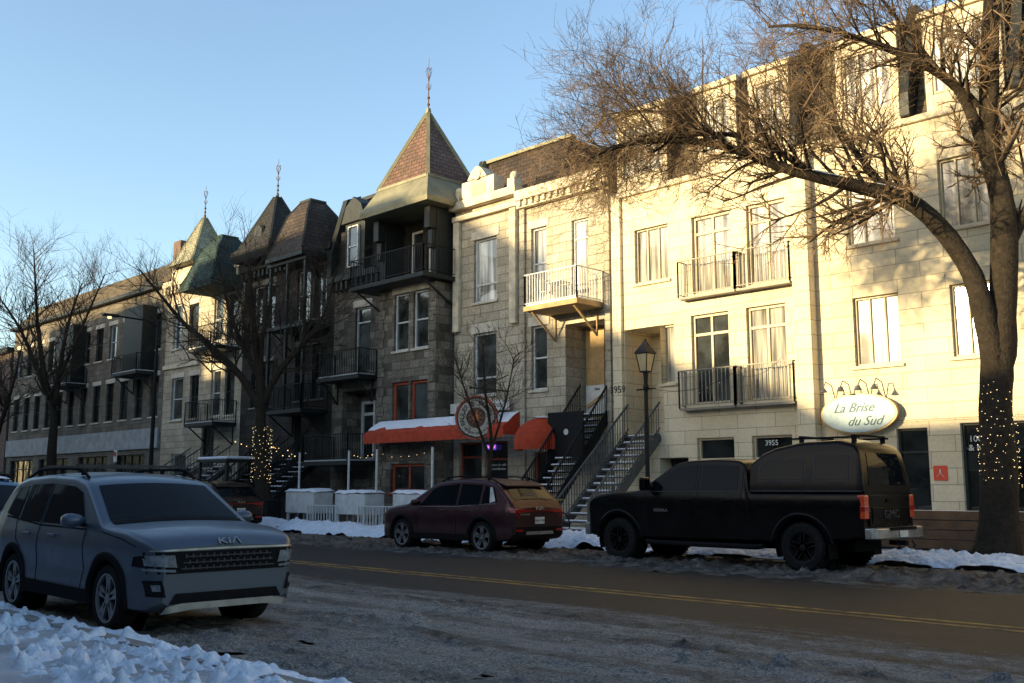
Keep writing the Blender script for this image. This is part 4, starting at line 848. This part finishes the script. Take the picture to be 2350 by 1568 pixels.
# ------------------------------------------------------------------ vehicles
def lerp(tab,x):
    if x<=tab[0][0]: return tab[0][1]
    for (a,b),(c,d) in zip(tab[:-1],tab[1:]):
        if x<=c: return b+(d-b)*(x-a)/(c-a) if c>a else d
    return tab[-1][1]
class Car:
    def __init__(s,root,L,hw,topT,botT,plan,sec,rc=.06,crown=.035,sm=.05):
        s.r=root; s.L=L; s.hw=hw; s.tT=topT; s.bT=botT; s.p=plan; s.sT=sec; s.rc=rc; s.cr=crown; s.sm=sm
    def T(s,x): return sum(lerp(s.tT,min(s.L,max(0,x+k*s.sm/2))) for k in (-2,-1,0,1,2))/5
    def B(s,x): return lerp(s.bT,x)
    def S(s,z): return sum(lerp(s.sT,z+k*.02) for k in(-2,-1,0,1,2))/5
    def W(s,x,z): return s.hw*lerp(s.p,x)*s.S(z)
    def section(s,x):
        zb=s.B(x); zt=max(s.T(x),zb+.1); rc=min(s.rc,(zt-zb)*.4); pts=[(0,zb),(s.W(x,zb)*.55,zb),(s.W(x,zb)*.93,zb)]
        n=16
        for k in range(n+1): z=zb+.03+(zt-rc-zb-.03)*k/n; pts.append((s.W(x,z),z))
        w=s.W(x,zt-rc)
        for k in range(1,5): a=k/4*math.pi/2; pts.append((w-rc*(1-math.cos(a)),zt-rc+rc*math.sin(a)))
        ye=w-rc
        for k in range(1,7): t=1-k/6; pts.append((ye*t,zt+s.cr*(1-t*t)))
        return pts
    def body(s,m,wheels=(),ra=.4,wz=.35,name='body'):
        st=sorted(set([0,.01,.03,.06,.1,.15]+[s.L-k for k in (0,.01,.03,.06,.1,.15)]+[.2+(s.L-.4)*k/80 for k in range(81)]))
        rings=[]
        for x in st:
            h=s.section(x); rings.append([V((x,y,z)) for y,z in h]+[V((x,-y,z)) for y,z in reversed(h[1:-1])])
        b=MB().loft(rings); o=b.obj(name,m,s.r,smooth=True)
        for wx in wheels:
            for sg in (-1,1):
                c=MB().lathe([(ra,sg*(s.hw-.34)),(ra,sg*(s.hw+.3))],(wx,0,wz),'y',40).obj('cut',m,None)
                md=o.modifiers.new('b','BOOLEAN'); md.operation='DIFFERENCE'; md.object=c; md.solver='EXACT'
                bpy.context.view_layer.update(); dg=bpy.context.evaluated_depsgraph_get(); me=bpy.data.meshes.new_from_object(o.evaluated_get(dg)); o.modifiers.clear(); o.data=me; bpy.data.objects.remove(c)
        try: o.data.set_sharp_from_angle(angle=math.radians(35))
        except Exception: pass
        return o
    def side(s,bot,tp,name,m,off=.006,n=6,cols=10,both=True,parent=None):
        out=[]
        def res(pl):
            q=[]; L=[0]
            for a,c in zip(pl[:-1],pl[1:]): L.append(L[-1]+math.dist(a,c))
            for k in range(cols+1):
                t=L[-1]*k/cols
                for j in range(len(pl)-1):
                    if t<=L[j+1]+1e-9: f=(t-L[j])/max(1e-9,L[j+1]-L[j]); q.append((pl[j][0]+(pl[j+1][0]-pl[j][0])*f,pl[j][1]+(pl[j+1][1]-pl[j][1])*f)); break
            return q
        rb,rt=res(bot),res(tp)
        for sg in ((-1,1) if both else (-1,)):
            b=MB(); rows=[]
            for j in range(n+1):
                f=j/n; row=[]
                for p,q in zip(rb,rt):
                    x=p[0]+(q[0]-p[0])*f; z=p[1]+(q[1]-p[1])*f; row.append((x,sg*(s.W(x,z)+off),z))
                rows.append(row)
            b.grid(rows); out.append(b.obj(name,m,parent or s.r,smooth=True,fix=False))
        return out
    def topp(s,x0,x1,f0,f1,name,m,off=.007,n=14):
        rows=[]
        for j in range(n+1):
            row=[]
            for k in range(13):
                t=-1+2*k/12; fr=f0+(f1-f0)*j/n; tt=t*fr; x=x0+(x1-x0)*j/n; zt=s.T(x); w=s.W(x,zt-s.rc)-s.rc
                dz=(s.T(x+.02)-s.T(x-.02))/.04; l=math.sqrt(1+dz*dz)
                row.append((x-off*dz/l,tt*w,zt+s.cr*(1-tt*tt)+off/l))
            rows.append(row)
        return MB().grid(rows).obj(name,m,s.r,smooth=True,fix=False)
    def hitx(s,front,y,z):
        y=abs(y); N=160
        for k in range(N):
            x=(s.L-k*.006) if front else k*.006
            w=s.W(x,z); zt=s.T(x)+s.cr*(1-min(1,y/max(.1,w))**2)
            if w>=y and zt>=z: return x
        return x
    def end(s,front,bot,tp,name,m,off=.008,n=6,cols=12,mirror=False,parent=None):
        out=[]
        for sg in ((1,-1) if mirror else (1,)):
            rows=[]
            for j in range(n+1):
                f=j/n; row=[]
                for k in range(cols+1):
                    t=k/cols*(len(bot)-1); i=min(len(bot)-2,int(t)); g=t-i
                    by=bot[i][0]+(bot[i+1][0]-bot[i][0])*g; bz=bot[i][1]+(bot[i+1][1]-bot[i][1])*g
                    t=k/cols*(len(tp)-1); i=min(len(tp)-2,int(t)); g=t-i
                    ty=tp[i][0]+(tp[i+1][0]-tp[i][0])*g; tz=tp[i][1]+(tp[i+1][1]-tp[i][1])*g
                    y=by+(ty-by)*f; z=bz+(tz-bz)*f; x=s.hitx(front,y,z)
                    row.append((x+(off if front else -off),sg*(y*(1+.0)),z))
                rows.append(row)
            out.append(MB().grid(rows).obj(name,m,parent or s.r,smooth=True,fix=False))
        return out
    def wheels(s,xs,R,w,rimR,rm,style='alloy',ra=.4,arch=None,flare=.06):
        arch=arch or M['plast']
        for wx in xs:
            for sg in (-1,1):
                yo=sg*(s.hw-.03); c=V((wx,yo-sg*w/2,R)); e=empty('wheel',c,s.r)
                pr=[(rimR,-w/2+.01),(rimR+.02,-w/2),(R-.04,-w/2),(R-.01,-w/2+.03),(R,-w/2+.06),(R,w/2-.06),(R-.01,w/2-.03),(R-.04,w/2),(rimR+.02,w/2),(rimR,w/2-.01),(rimR-.03,w/2-.06),(rimR-.03,-w/2+.06)]
                b=MB(); b.lathe(pr,c,'y',40); b.f=[f for f in b.f if len(f)==4]; n=40; last=len(pr)-1
                for j in range(n): b.f.append((last*n+j,last*n+(j+1)%n,(j+1)%n,j))
                if style=='black':
                    for k in range(36):
                        a=2*math.pi*k/36; p=V((math.cos(a),0,math.sin(a)))
                        b.beam(c+p*(R+.004)+V((0,-w/2+.02,0)),c+p*(R+.004)+V((0,w/2-.02,0)),.04,.018,up=p)
                b.obj('tyre',M['rub'],e,smooth=style!='black')
                f=c.y+sg*(w/2-.035)
                b=MB(); cc=V((wx,0,R)); b.lathe([(.05,f+sg*.0),(.06,f+sg*.012),(.0601,f-sg*.04)],cc,'y',20)
                b.lathe([(rimR-.02,f-sg*.03),(rimR-.015,f+sg*.025),(rimR+.005,f+sg*.028),(rimR+.004,f-sg*.03)],cc,'y',40); b.f=[q for q in b.f if len(q)==4]
                b.lathe([(.001,f+sg*.015),(.055,f+sg*.012)],cc,'y',16)
                ns=5
                for k in range(ns):
                    for d in ((-.16,.16) if style=='alloy' else (-.07,.07)):
                        a=2*math.pi*k/ns+.3; p=V((math.cos(a+d*.4),0,math.sin(a+d*.4)))*.05; q=V((math.cos(a+d),0,math.sin(a+d)))*(rimR-.008)
                        yy=V((wx,f-sg*.004,R)); b.beam(yy+p,yy+q,.05 if style=='alloy' else .07,.03,up=V((0,1,0)))
                b.obj('rim',rm,e)
                MB().lathe([(.001,f-sg*.06),(rimR-.01,f-sg*.065)],cc,'y',30).obj('brake_disc',M['plast'],e)
                L=[]; N=24
                for yy in (sg*(s.hw-.335),sg*(s.hw-.02)):
                    L.append([(wx+(ra-.006)*math.cos(math.pi*(-.12+1.24*k/N)),yy,R+(ra-.006)*math.sin(math.pi*(-.12+1.24*k/N))) for k in range(N+1)])
                b=MB(); b.grid(L); b.obj('wheel_arch_liner',M['plast'],s.r,fix=False)
                MB().quad(*[(wx+(ra-.01)*math.cos(2*math.pi*k/30),sg*(s.hw-.33),R+(ra-.01)*math.sin(2*math.pi*k/30)) for k in range(30)]).obj('wheel_well',M['plast'],s.r,fix=False)
                if flare:
                    rows=[]
                    for rr,of in ((ra-.012,-.02),(ra-.008,.018),(ra+flare*.6,.02),(ra+flare,.012),(ra+flare+.004,-.01)):
                        row=[]
                        for k in range(N+1):
                            a=math.pi*(-.06+1.12*k/N); x=wx+rr*math.cos(a); z=max(s.B(wx)-.02,R+rr*math.sin(a)); row.append((x,sg*(s.W(x,z)+of),z))
                        rows.append(row)
                    MB().grid(rows).obj('wheel_arch',arch,s.r,smooth=True,fix=False)
def seam(c,pl,parent=None,w=.007,m=None,name='door_seam',sides=(-1,1)):
    for sg in sides:
        b=MB()
        for (x0,z0),(x1,z1) in zip(pl[:-1],pl[1:]):
            n=max(1,int(math.dist((x0,z0),(x1,z1))/.08)); P=[(x0+(x1-x0)*k/n,z0+(z1-z0)*k/n) for k in range(n+1)]
            for p,q in zip(P[:-1],P[1:]): b.beam((p[0],sg*(c.W(*p)+.001),p[1]),(q[0],sg*(c.W(*q)+.001),q[1]),w,.006,up=V((0,1,0)))
        b.obj(name,m or M['plast'],c.r)
def suv(name,label,pm,X,Y,face,rear_style,rails=True,snow=False):
    r=top(empty(name,(0,0,0)),label,'car','cars parked along the kerb')
    L=4.45 if rear_style=='A' else 4.62; k=L/4.39; hw=.90 if rear_style=='A' else .93
    if rear_style=='A':
        tt=[(0,.92),(.03,1.02),(.10,1.14),(.36,1.46),(.48,1.53),(.8,1.585),(1.5,1.61),(2.2,1.585),(2.5,1.53),(2.62,1.49),(3.32,1.075),(3.45,1.06),(3.9,1.025),(4.12,.985),(4.26,.945),(4.34,.895),(4.39,.83)]
    else:
        tt=[(0,.95),(.03,1.05),(.12,1.16),(.5,1.48),(.62,1.56),(.9,1.61),(1.5,1.65),(2.1,1.63),(2.45,1.57),(2.6,1.52),(3.35,1.08),(3.5,1.05),(3.9,1.0),(4.2,.92),(4.32,.85),(4.37,.78),(4.39,.7)]
    tt=[(a*k,z) for a,z in tt]
    bt=[(0,.42),(.12,.32),(.5,.27),(L-.6,.25),(L-.15,.25),(L,.32)]
    pl=[(0,.84),(.05,.90),(.16,.95),(.5,.985),(1.2,1),(3.2*k,1),(3.7*k,.99),(L-.35,.965),(L-.18,.93),(L-.07,.87),(L,.78)]
    se=[(.2,.93),(.3,.965),(.45,.985),(.60,.972),(.70,.985),(.80,1.0),(.9,.995),(1.0,.965),(1.06,.945),(1.62,.76)]
    c=Car(r,L,hw,tt,bt,pl,se,rc=.075)
    R=.345 if rear_style=='A' else .36; wx=[.93,L-.88]; ra=R+.055
    c.body(pm,wx,ra,R)
    c.wheels(wx,R,.225,R-.105,M['alloy'],ra=ra,flare=.06)
    zb=1.06; 
    def zt(x): return c.T(x)-.10
    c.side([(1.72*k,zb),(2.9*k,zb-.01)],[(1.72*k,zt(1.72*k)),(2.3*k,zt(2.3*k)),(2.55*k,zt(2.5*k)-.03)],'side_window',M['cglass'])
    c.side([(.98*k,zb+.01),(1.64*k,zb)],[(.98*k,zt(.98*k)),(1.64*k,zt(1.64*k))],'side_window',M['cglass'])
    c.side([(.45*k,zb+.09),(.90*k,zb+.02)],[(.62*k,zt(.72*k)-.02),(.90*k,zt(.9*k)-.005)],'side_window',M['cglass'])
    if rear_style=='B': c.side([(.50*k,zb+.10),(.66*k,zb+.06)],[(.66*k,zt(.72*k)-.02),(.74*k,zt(.76*k)-.01)],'pillar_trim',M['chrome'],off=.011,n=3,cols=4)
    c.topp(3.27*k,2.66*k,.95,.93,'windscreen',M['cglass']); c.topp(.13*k,.46*k,.86,.84,'rear_window',M['cglass'])
    c.topp(3.40*k,3.29*k,.93,.95,'wiper_cowl',M['plast'],off=.008,n=3)
    seam(c,[(2.95*k,1.03),(2.98*k,.6),(2.9*k,.36),(1.2*k,.36)]); seam(c,[(1.68*k,1.5),(1.68*k,1.05),(1.68*k,.36)],w=.012); seam(c,[(.93*k,1.4),(.9*k,1.05),(1.02*k,.85),(1.18*k,.76)])
    seam(c,[(3.35*k,1.0),(3.8*k,.95),(L-.28,.88)],w=.008,name='bonnet_seam')
    seam(c,[(.5*k,zb+.05),(1.7*k,zb-.03),(2.95*k,zb-.045)],w=.018,m=M['chrome'] if rear_style=='B' else M['plast'],name='window_trim')
    c.side([(wx[0]+ra+.04,.27),(wx[1]-ra-.04,.265)],[(wx[0]+ra+.03,.42),(wx[1]-ra-.03,.40)],'sill_cladding',M['plast'],off=.014)
    for x in (1.25*k,2.0*k):
        for sg in(-1,1): b=MB(); b.box(x,x+.2,sg*(c.W(x,.93))-.022,sg*(c.W(x,.93))+.022,.915,.945); b.obj('door_handle',pm,r,bevel=.01)
    for sg in(-1,1):
        b=MB(); x=2.86*k; y=c.W(x,1.06)
        rg=[]
        for t,s_ in ((0,.35),(.06,.8),(.14,1),(.2,.95),(.235,.6)):
            yy=y+.02+t; rg.append([V((x+.05+.085*s_*math.cos(a)+(.02 if math.cos(a)>0 else 0),sg*yy,1.11+.075*s_*math.sin(a))) for a in [2*math.pi*q/12 for q in range(12)]])
        b.loft(rg); mo=b.obj('mirror',pm,r,smooth=True); b=MB(); b.beam((x+.02,sg*(y-.02),1.05),(x+.04,sg*(y+.09),1.08),.05,.04); b.obj('mirror_arm',M['plast'],mo)
    if rails:
        for sg in(-1,1):
            b=MB(); P=[(x*k,sg*(c.W(x*k,c.T(x*k))-.07),c.T(x*k)+.075) for x in (.62,.9,1.3,1.8,2.2,2.4)]; P[0]=(P[0][0],P[0][1],P[0][2]-.05); P[-1]=(P[-1][0],P[-1][1],P[-1][2]-.06); b.tube(P,[.018]*6,6)
            for x in (.9,1.6,2.2): b.beam((x*k,P[1][1],c.T(x*k)+.01),(x*k,P[1][1],c.T(x*k)+.08),.05,.03)
            b.obj('roof_rail',M['plast'],r)
        if rear_style=='A':
            for x in (1.05,2.0): MB().beam((x*k,-.62,c.T(x*k)+.115),(x*k,.62,c.T(x*k)+.115),.07,.03).obj('roof_crossbar',M['gplast'],r)
    if snow: c.topp(.65*k,2.4*k,.9,.9,'roof_snow',M['roofsnow'],off=.04)
    # FRONT
    if rear_style=='A':
        c.end(True,[(-.80,.62),(.80,.62)],[(-.835,.83),(.835,.83)],'grille_surround',M['plast'],off=.010,cols=20)
        for j in range(3):
            z=.665+j*.058
            c.end(True,[(-.52+.02*j,z-.006),(.52-.02*j,z-.006)],[(-.52+.02*j,z+.006),(.52-.02*j,z+.006)],'grille_bar',M['gplast'],off=.028,n=1,cols=14)
        b=MB(); xg=L+.016
        for j in range(3):
            for q in range(-6,7):
                b.box(xg-.004,xg+.008,q*.075+(.02 if j%2 else -.02)-.008,q*.075+(.02 if j%2 else -.02)+.008,.652+j*.058,.69+j*.058)
        b.obj('grille_mesh',M['gplast'],r)
        c.end(True,[(-.80,.835),(-.5,.838),(0,.842),(.5,.838),(.80,.835)],[(-.80,.85),(-.5,.857),(0,.862),(.5,.857),(.80,.85)],'grille_chrome_bar',M['chrome'],off=.02,n=2,cols=20)
        c.end(True,[(.56,.68),(.82,.70)],[(.59,.80),(.84,.80)],'headlight',M['lens'],off=.022,mirror=True)
        c.end(True,[(.57,.635),(.82,.65)],[(.58,.66),(.83,.675)],'daytime_lamp',M['lens'],off=.024,mirror=True,n=2)
        c.side([(L-.34,.69),(L-.06,.68)],[(L-.30,.78),(L-.06,.81)],'headlight_side',M['plast'],off=.008,n=3)
        c.end(True,[(-.62,.33),(.62,.33)],[(-.56,.43),(.56,.43)],'lower_grille',M['plast'],off=.012,n=3)
        c.end(True,[(-.70,.24),(-.4,.27),(.4,.27),(.70,.24)],[(-.66,.31),(-.5,.335),(.5,.335),(.66,.31)],'skid_plate',M['alloy'],off=.024,n=3,cols=18)
        c.end(True,[(.66,.40),(.80,.41)],[(.70,.56),(.82,.56)],'fog_light_housing',M['plast'],off=.014,mirror=True)
        c.end(True,[(.71,.46),(.77,.46)],[(.715,.52),(.78,.52)],'fog_lamp',M['lens'],off=.022,mirror=True,n=2)
        mt=Matrix.Translation((L+.004,0,.915))@Matrix.Rotation(math.pi/2,4,'Z')@Matrix.Rotation(math.radians(58),4,'X')
        text('KIΛ' ,.10,mt,M['alloy'],r,'emblem',.014,sx=1.7)
    else:
        c.end(True,[(-.56,.62),(.56,.62)],[(-.60,.76),(.60,.76)],'grille',M['plast'],off=.012)
        c.end(True,[(.57,.60),(.80,.62)],[(.61,.78),(.84,.77)],'headlight',M['lens'],off=.014,mirror=True)
        c.end(True,[(-.52,.33),(.52,.33)],[(-.56,.42),(.56,.42)],'lower_grille',M['plast'],off=.01,n=3)
    # REAR
    c.end(False,[(-.80,.42),(.80,.42)],[(-.82,.60),(.82,.60)],'rear_bumper_cladding',M['plast'],off=.018)
    c.end(False,[(-.45,.43),(.45,.43)],[(-.42,.50),(.42,.50)],'rear_skid',M['chrome'],off=.03,n=3)
    if rear_style=='B':
        c.end(False,[(.30,.94),(.62,.90),(.84,.92)],[(.30,.965),(.62,.98),(.84,1.03)],'tail_light',M['redl'],off=.015,mirror=True)
        c.end(False,[(.60,.80),(.74,.90)],[(.64,.80),(.80,.90)],'tail_light_lower',M['redl'],off=.016,mirror=True,n=2)
        c.end(False,[(-.3,.94),(.3,.94)],[(-.3,.955),(.3,.955)],'tail_light_bar',M['redl'],off=.014,n=2)
    else: c.end(False,[(.50,.82),(.82,.84)],[(.45,.96),(.82,.99)],'tail_light',M['redl'],off=.015,mirror=True)
    c.end(False,[(.52,.50),(.74,.50)],[(.54,.55),(.76,.55)],'reflector',M['redl'],off=.03,mirror=True,n=2)
    b=MB(); xr=c.hitx(False,.1,.66)-.02; b.box(xr-.008,xr,-.15,.15,.66,.81); pp=b.obj('licence_plate',M['white'],r)
    if rear_style=='B': text('N42 TKR',.075,Matrix.Translation((xr-.012,0,.735))@Matrix.Rotation(-math.pi/2,4,'Z')@Matrix.Rotation(math.pi/2,4,'X'),M['trim'],pp,'plate_lettering',.001)
    xe=c.hitx(False,.05,1.0)-.03
    text('KIΛ',.10,Matrix.Translation((xe,0,1.0))@Matrix.Rotation(-math.pi/2,4,'Z')@Matrix.Rotation(math.radians(80),4,'X'),M['alloy'],r,'emblem',.006,sx=1.7)
    if rear_style=='B': text('SPORTAGE',.05,Matrix.Translation((c.hitx(False,.5,.86)-.015,.45,.87))@Matrix.Rotation(-math.pi/2,4,'Z')@Matrix.Rotation(math.radians(85),4,'X'),M['alloy'],r,'badge',.003,sx=1.2)
    xs_=.52*k; b=MB(); b.ext([(xs_-.12,c.T(xs_)+.02),(xs_+.15,c.T(xs_+.15)+.03),(xs_+.15,c.T(xs_+.15)+.01),(xs_-.12,c.T(xs_)-.02)],-.62,.62,'y'); b.obj('spoiler',pm,r,bevel=.01)
    r.location=(X,Y,0)
    if face<0: r.rotation_euler=(0,0,math.pi)
    return r
suv('parked_car','dusty slate grey compact suv with black roof rails, parked',P_grey,-13.85,5.32,1,'A')
suv('parked_car','blue suv with snow dusted roof parked behind the grey one',P_blu,-19.9,5.3,1,'A',snow=True)
suv('parked_car','dirty burgundy suv parked along the far kerb',P_burg,-15.6,16.45,-1,'B')
suv('parked_car','salt stained dark brown suv parked in front of terrace',P_brn,-29.2,16.9,-1,'B')

def truck(X,Y):
    r=top(empty('pickup_truck',(0,0,0)),'black crew cab pickup truck with canopy over the bed','pickup truck','cars parked along the kerb')
    L=6.1; hw=1.0
    tt=[(0,1.36),(2.16,1.36),(2.2,1.36),(2.24,1.72),(2.34,1.90),(2.5,1.96),(3.0,1.985),(3.6,1.97),(3.85,1.92),(3.98,1.86),(4.7,1.40),(4.82,1.375),(5.3,1.36),(5.75,1.31),(5.95,1.25),(6.05,1.17),(6.1,1.08)]
    bt=[(0,.62),(.3,.58),(1.6,.50),(4.6,.48),(5.7,.46),(6.1,.5)]
    pl=[(0,.955),(.05,.985),(.2,1),(5.2,1),(5.7,.985),(5.95,.95),(6.05,.90),(6.1,.84)]
    se=[(.4,.95),(.55,.975),(.75,.985),(1.0,.99),(1.15,1.0),(1.28,.99),(1.36,.96),(1.42,.945),(1.95,.80)]
    c=Car(r,L,hw,tt,bt,pl,se,rc=.05,crown=.03,sm=.03)
    R=.425; wx=[1.15,5.22]; ra=R+.09
    c.body(P_blk,wx,ra,R+.02); c.wheels(wx,R,.29,R-.165,M['blackrim'],'black',ra=ra,flare=.09,arch=P_blk)
    zt=lambda x:c.T(x)-.085
    c.side([(3.36,1.42),(4.42,1.41)],[(3.36,zt(3.36)),(3.75,zt(3.72)),(3.93,zt(3.88)-.02)],'side_window',M['cglass']); c.side([(2.42,1.43),(3.24,1.42)],[(2.46,zt(2.5)-.02),(3.24,zt(3.24))],'side_window',M['cglass'])
    c.topp(4.66,4.02,.95,.93,'windscreen',M['cglass'])
    seam(c,[(4.55,1.38),(4.5,.95),(4.42,.6),(2.45,.6)]); seam(c,[(3.3,1.9),(3.3,1.4),(3.3,.6)]); seam(c,[(2.33,1.8),(2.33,1.38),(2.33,1.1),(2.45,.6)]); seam(c,[(2.2,1.36),(2.2,.55)],w=.02)
    seam(c,[(2.35,1.395),(3.3,1.39),(4.6,1.38)],w=.018,m=M['gplast'],name='window_trim')
    c.side([(.55,1.12),(2.15,1.12)],[(.55,1.16),(2.15,1.16)],'crease',P_blk,off=.012,n=2)
    for x in (2.52,3.42):
        for sg in(-1,1): b=MB(); y=sg*c.W(x,1.22); b.box(x,x+.22,y-.025,y+.025,1.2,1.235); b.obj('door_handle',P_blk,r,bevel=.01)
    for sg in(-1,1):
        x=4.38; y=c.W(x,1.42); b=MB(); b.box(x-.02,x+.1,min(sg*(y+.06),sg*(y+.32)),max(sg*(y+.06),sg*(y+.32)),1.40,1.66); mo=b.obj('mirror',P_blk,r,bevel=.04); MB().beam((x+.04,sg*(y-.03),1.42),(x+.04,sg*(y+.1),1.5),.08,.05).obj('mirror_arm',M['plast'],mo)
        b=MB(); b.tube([(1.9,sg*.98,.42),(2.0,sg*1.03,.40),(4.4,sg*1.03,.40),(4.5,sg*.98,.42)],[.05]*4,8); b.obj('running_board',M['plast'],r)
    text('SIERRA',.085,Matrix.Translation((4.15,c.W(4.15,1.02)+.004,1.02))@Matrix.Rotation(math.pi,4,'Z')@Matrix.Rotation(math.pi/2,4,'X'),M['alloy'],r,'badge',.004,sx=1.3)
    ct=[(0,1.40),(.02,1.75),(.1,2.1),(.2,2.2),(.5,2.27),(1.2,2.25),(1.7,2.16),(1.95,2.06),(2.12,1.93),(2.16,1.9)]
    cs=[(1.36,.965),(1.5,.95),(2.1,.83),(2.3,.78)]
    cc=Car(r,2.16,hw,ct,[(0,1.37),(2.16,1.37)],[(0,.96),(.1,1),(2.16,1)],cs,rc=.08,crown=.04,sm=.02); cc.body(P_blk,name='canopy')
    cc.side([(1.1,1.6),(1.95,1.6)],[(1.1,1.93),(1.75,1.93),(1.95,1.83)],'canopy_window',M['cglass'],off=.008); cc.side([(.25,1.6),(.88,1.6)],[(.25,2.0),(.88,1.99)],'canopy_window',M['cglass'],off=.008)
    for wn in ([(1.08,1.58),(1.98,1.58),(1.98,1.84),(1.76,1.95),(1.08,1.95),(1.08,1.58)],[(.23,1.58),(.9,1.58),(.9,2.01),(.23,2.02),(.23,1.58)],[(1.5,1.58),(1.5,1.95)],[(.02,1.395),(2.14,1.395)]): seam(cc,wn,w=.022,name='canopy_trim',m=M['gplast'])
    cc.end(False,[(-.72,1.5),(.72,1.5)],[(-.6,2.05),(.6,2.05)],'rear_window',M['cglass'],off=.01)
    b=MB(); b.beam((.3,-.6,2.36),(.3,.6,2.36),.06,.03); b.beam((1.3,-.6,2.36),(1.3,.6,2.36),.06,.03)
    for x in(.3,1.3):
        for y in(-.55,.55): b.beam((x,y,2.24),(x,y,2.36),.08,.04)
    for y in (-.55,.55): b.tube([(.2,y,2.33),(1.5,y,2.33)],[.018]*2,6)
    b.obj('roof_rack',M['plast'],r)
    b=MB(); b.box(-.03,-.002,-.78,.78,.80,1.33); b.box(-.045,-.032,-.70,.70,.86,1.12); tg=b.obj('tailgate',P_blk,r,bevel=.012); b=MB(); b.box(-.05,-.032,-.15,.15,1.20,1.27); b.obj('tailgate_handle',M['plast'],tg,bevel=.01)
    text('GMC',.2,Matrix.Translation((-.052,0,1.0))@Matrix.Rotation(-math.pi/2,4,'Z')@Matrix.Rotation(math.pi/2,4,'X'),M['gplast'],tg,'emblem',.008,sx=1.35)
    for sg in(-1,1):
        b=MB(); y0,y1=sorted((sg*.80,sg*.972)); b.box(-.035,.10,y0,y1,.93,1.33); b.obj('tail_light',M['orl'],r,bevel=.02)
        y0,y1=sorted((sg*.805,sg*.978)); MB().box(-.04,.102,y0,y1,1.06,1.15).obj('reverse_light',M['redl'],r,bevel=.01)
    b=MB(); 
    P=[(-.02,.99),(-.12,.99),(-.2,.9),(-.24,.6),(-.24,-.6),(-.2,-.9),(-.12,-.99),(-.02,-.99)]
    b.loft([[(x,y,.60) for x,y in P],[(x,y,.78) for x,y in P]]); b.obj('rear_bumper',M['chrome'],r,bevel=.02)
    MB().box(-.26,-.23,-.5,.5,.74,.79).obj('bumper_step',M['plast'],r); MB().box(-.255,-.243,-.16,.16,.62,.73).obj('licence_plate',M['white'],r)
    MB().box(-.3,.0,-.05,.05,.48,.56).obj('tow_hitch',M['plast'],r)
    for sg in(-1,1): MB().tube([(-.25,sg*.3,.55),(-.3,sg*.3,.48),(-.27,sg*.3,.44)],[.015]*3,6).obj('tow_hook',M['plast'],r)
    c.end(True,[(-.6,.75),(.6,.75)],[(-.6,1.15),(.6,1.15)],'grille',M['plast'],off=.02); c.end(True,[(.62,.95),(.84,.95)],[(.62,1.17),(.86,1.17)],'headlight',M['lens'],off=.02,mirror=True)
    b=MB(); P=[(6.0,.98),(6.15,.93),(6.22,.6),(6.22,-.6),(6.15,-.93),(6.0,-.98)]; b.loft([[(x,y,.50) for x,y in P],[(x,y,.74) for x,y in P]]); b.obj('front_bumper',M['chrome'],r,bevel=.02)
    MB().box(.4,5.6,-.5,.5,.35,.55).obj('chassis',M['plast'],r); MB().tube([(1.15,-.9,.42),(1.15,.9,.42)],[.07,.07],8).obj('axle',M['plast'],r)
    for sg in(-1,1): MB().box(.62,.64,min(sg*.7,sg*.98),max(sg*.7,sg*.98),.25,.6).obj('mud_flap',M['plast'],r)
    r.location=(X,Y,0); r.rotation_euler=(0,0,math.pi)
truck(-7.85,17.1)

# ------------------------------------------------------------------ light and camera
el=math.radians(10); ph=math.radians(20)
Ld=V((math.sin(ph)*math.cos(el),math.cos(ph)*math.cos(el),-math.sin(el)))
sun=bpy.data.lights.new('sun','SUN'); sun.energy=11; sun.angle=math.radians(.9); sun.color=(1,.78,.43)
so=bpy.data.objects.new('sun',sun); COL.objects.link(so); so.rotation_euler=Ld.to_track_quat('-Z','Y').to_euler(); so.location=(0,-30,30)
w=bpy.data.worlds.new('World'); SC.world=w; w.use_nodes=True; nt=w.node_tree
sk=nt.nodes.new('ShaderNodeTexSky'); sk.sky_type='NISHITA'; sk.sun_disc=False; sk.sun_elevation=el; sk.sun_rotation=math.radians(180)+ph
sk.air_density=1.0; sk.dust_density=1.0; sk.ozone_density=1.6
nt.links.new(sk.outputs[0],nt.nodes['Background'].inputs[0]); nt.nodes['Background'].inputs[1].default_value=.40
cd=bpy.data.cameras.new('camera'); cd.sensor_width=36; cd.lens=36*2300/2350; cd.clip_end=2000; cd.clip_start=.05
co=bpy.data.objects.new('camera',cd); COL.objects.link(co); co.location=(0,0,1.45); co.rotation_euler=(math.radians(90)+math.atan(336/2300),0,math.radians(45)); SC.camera=co
SC.view_settings.view_transform='Standard'; SC.view_settings.look='None'; SC.view_settings.exposure=0
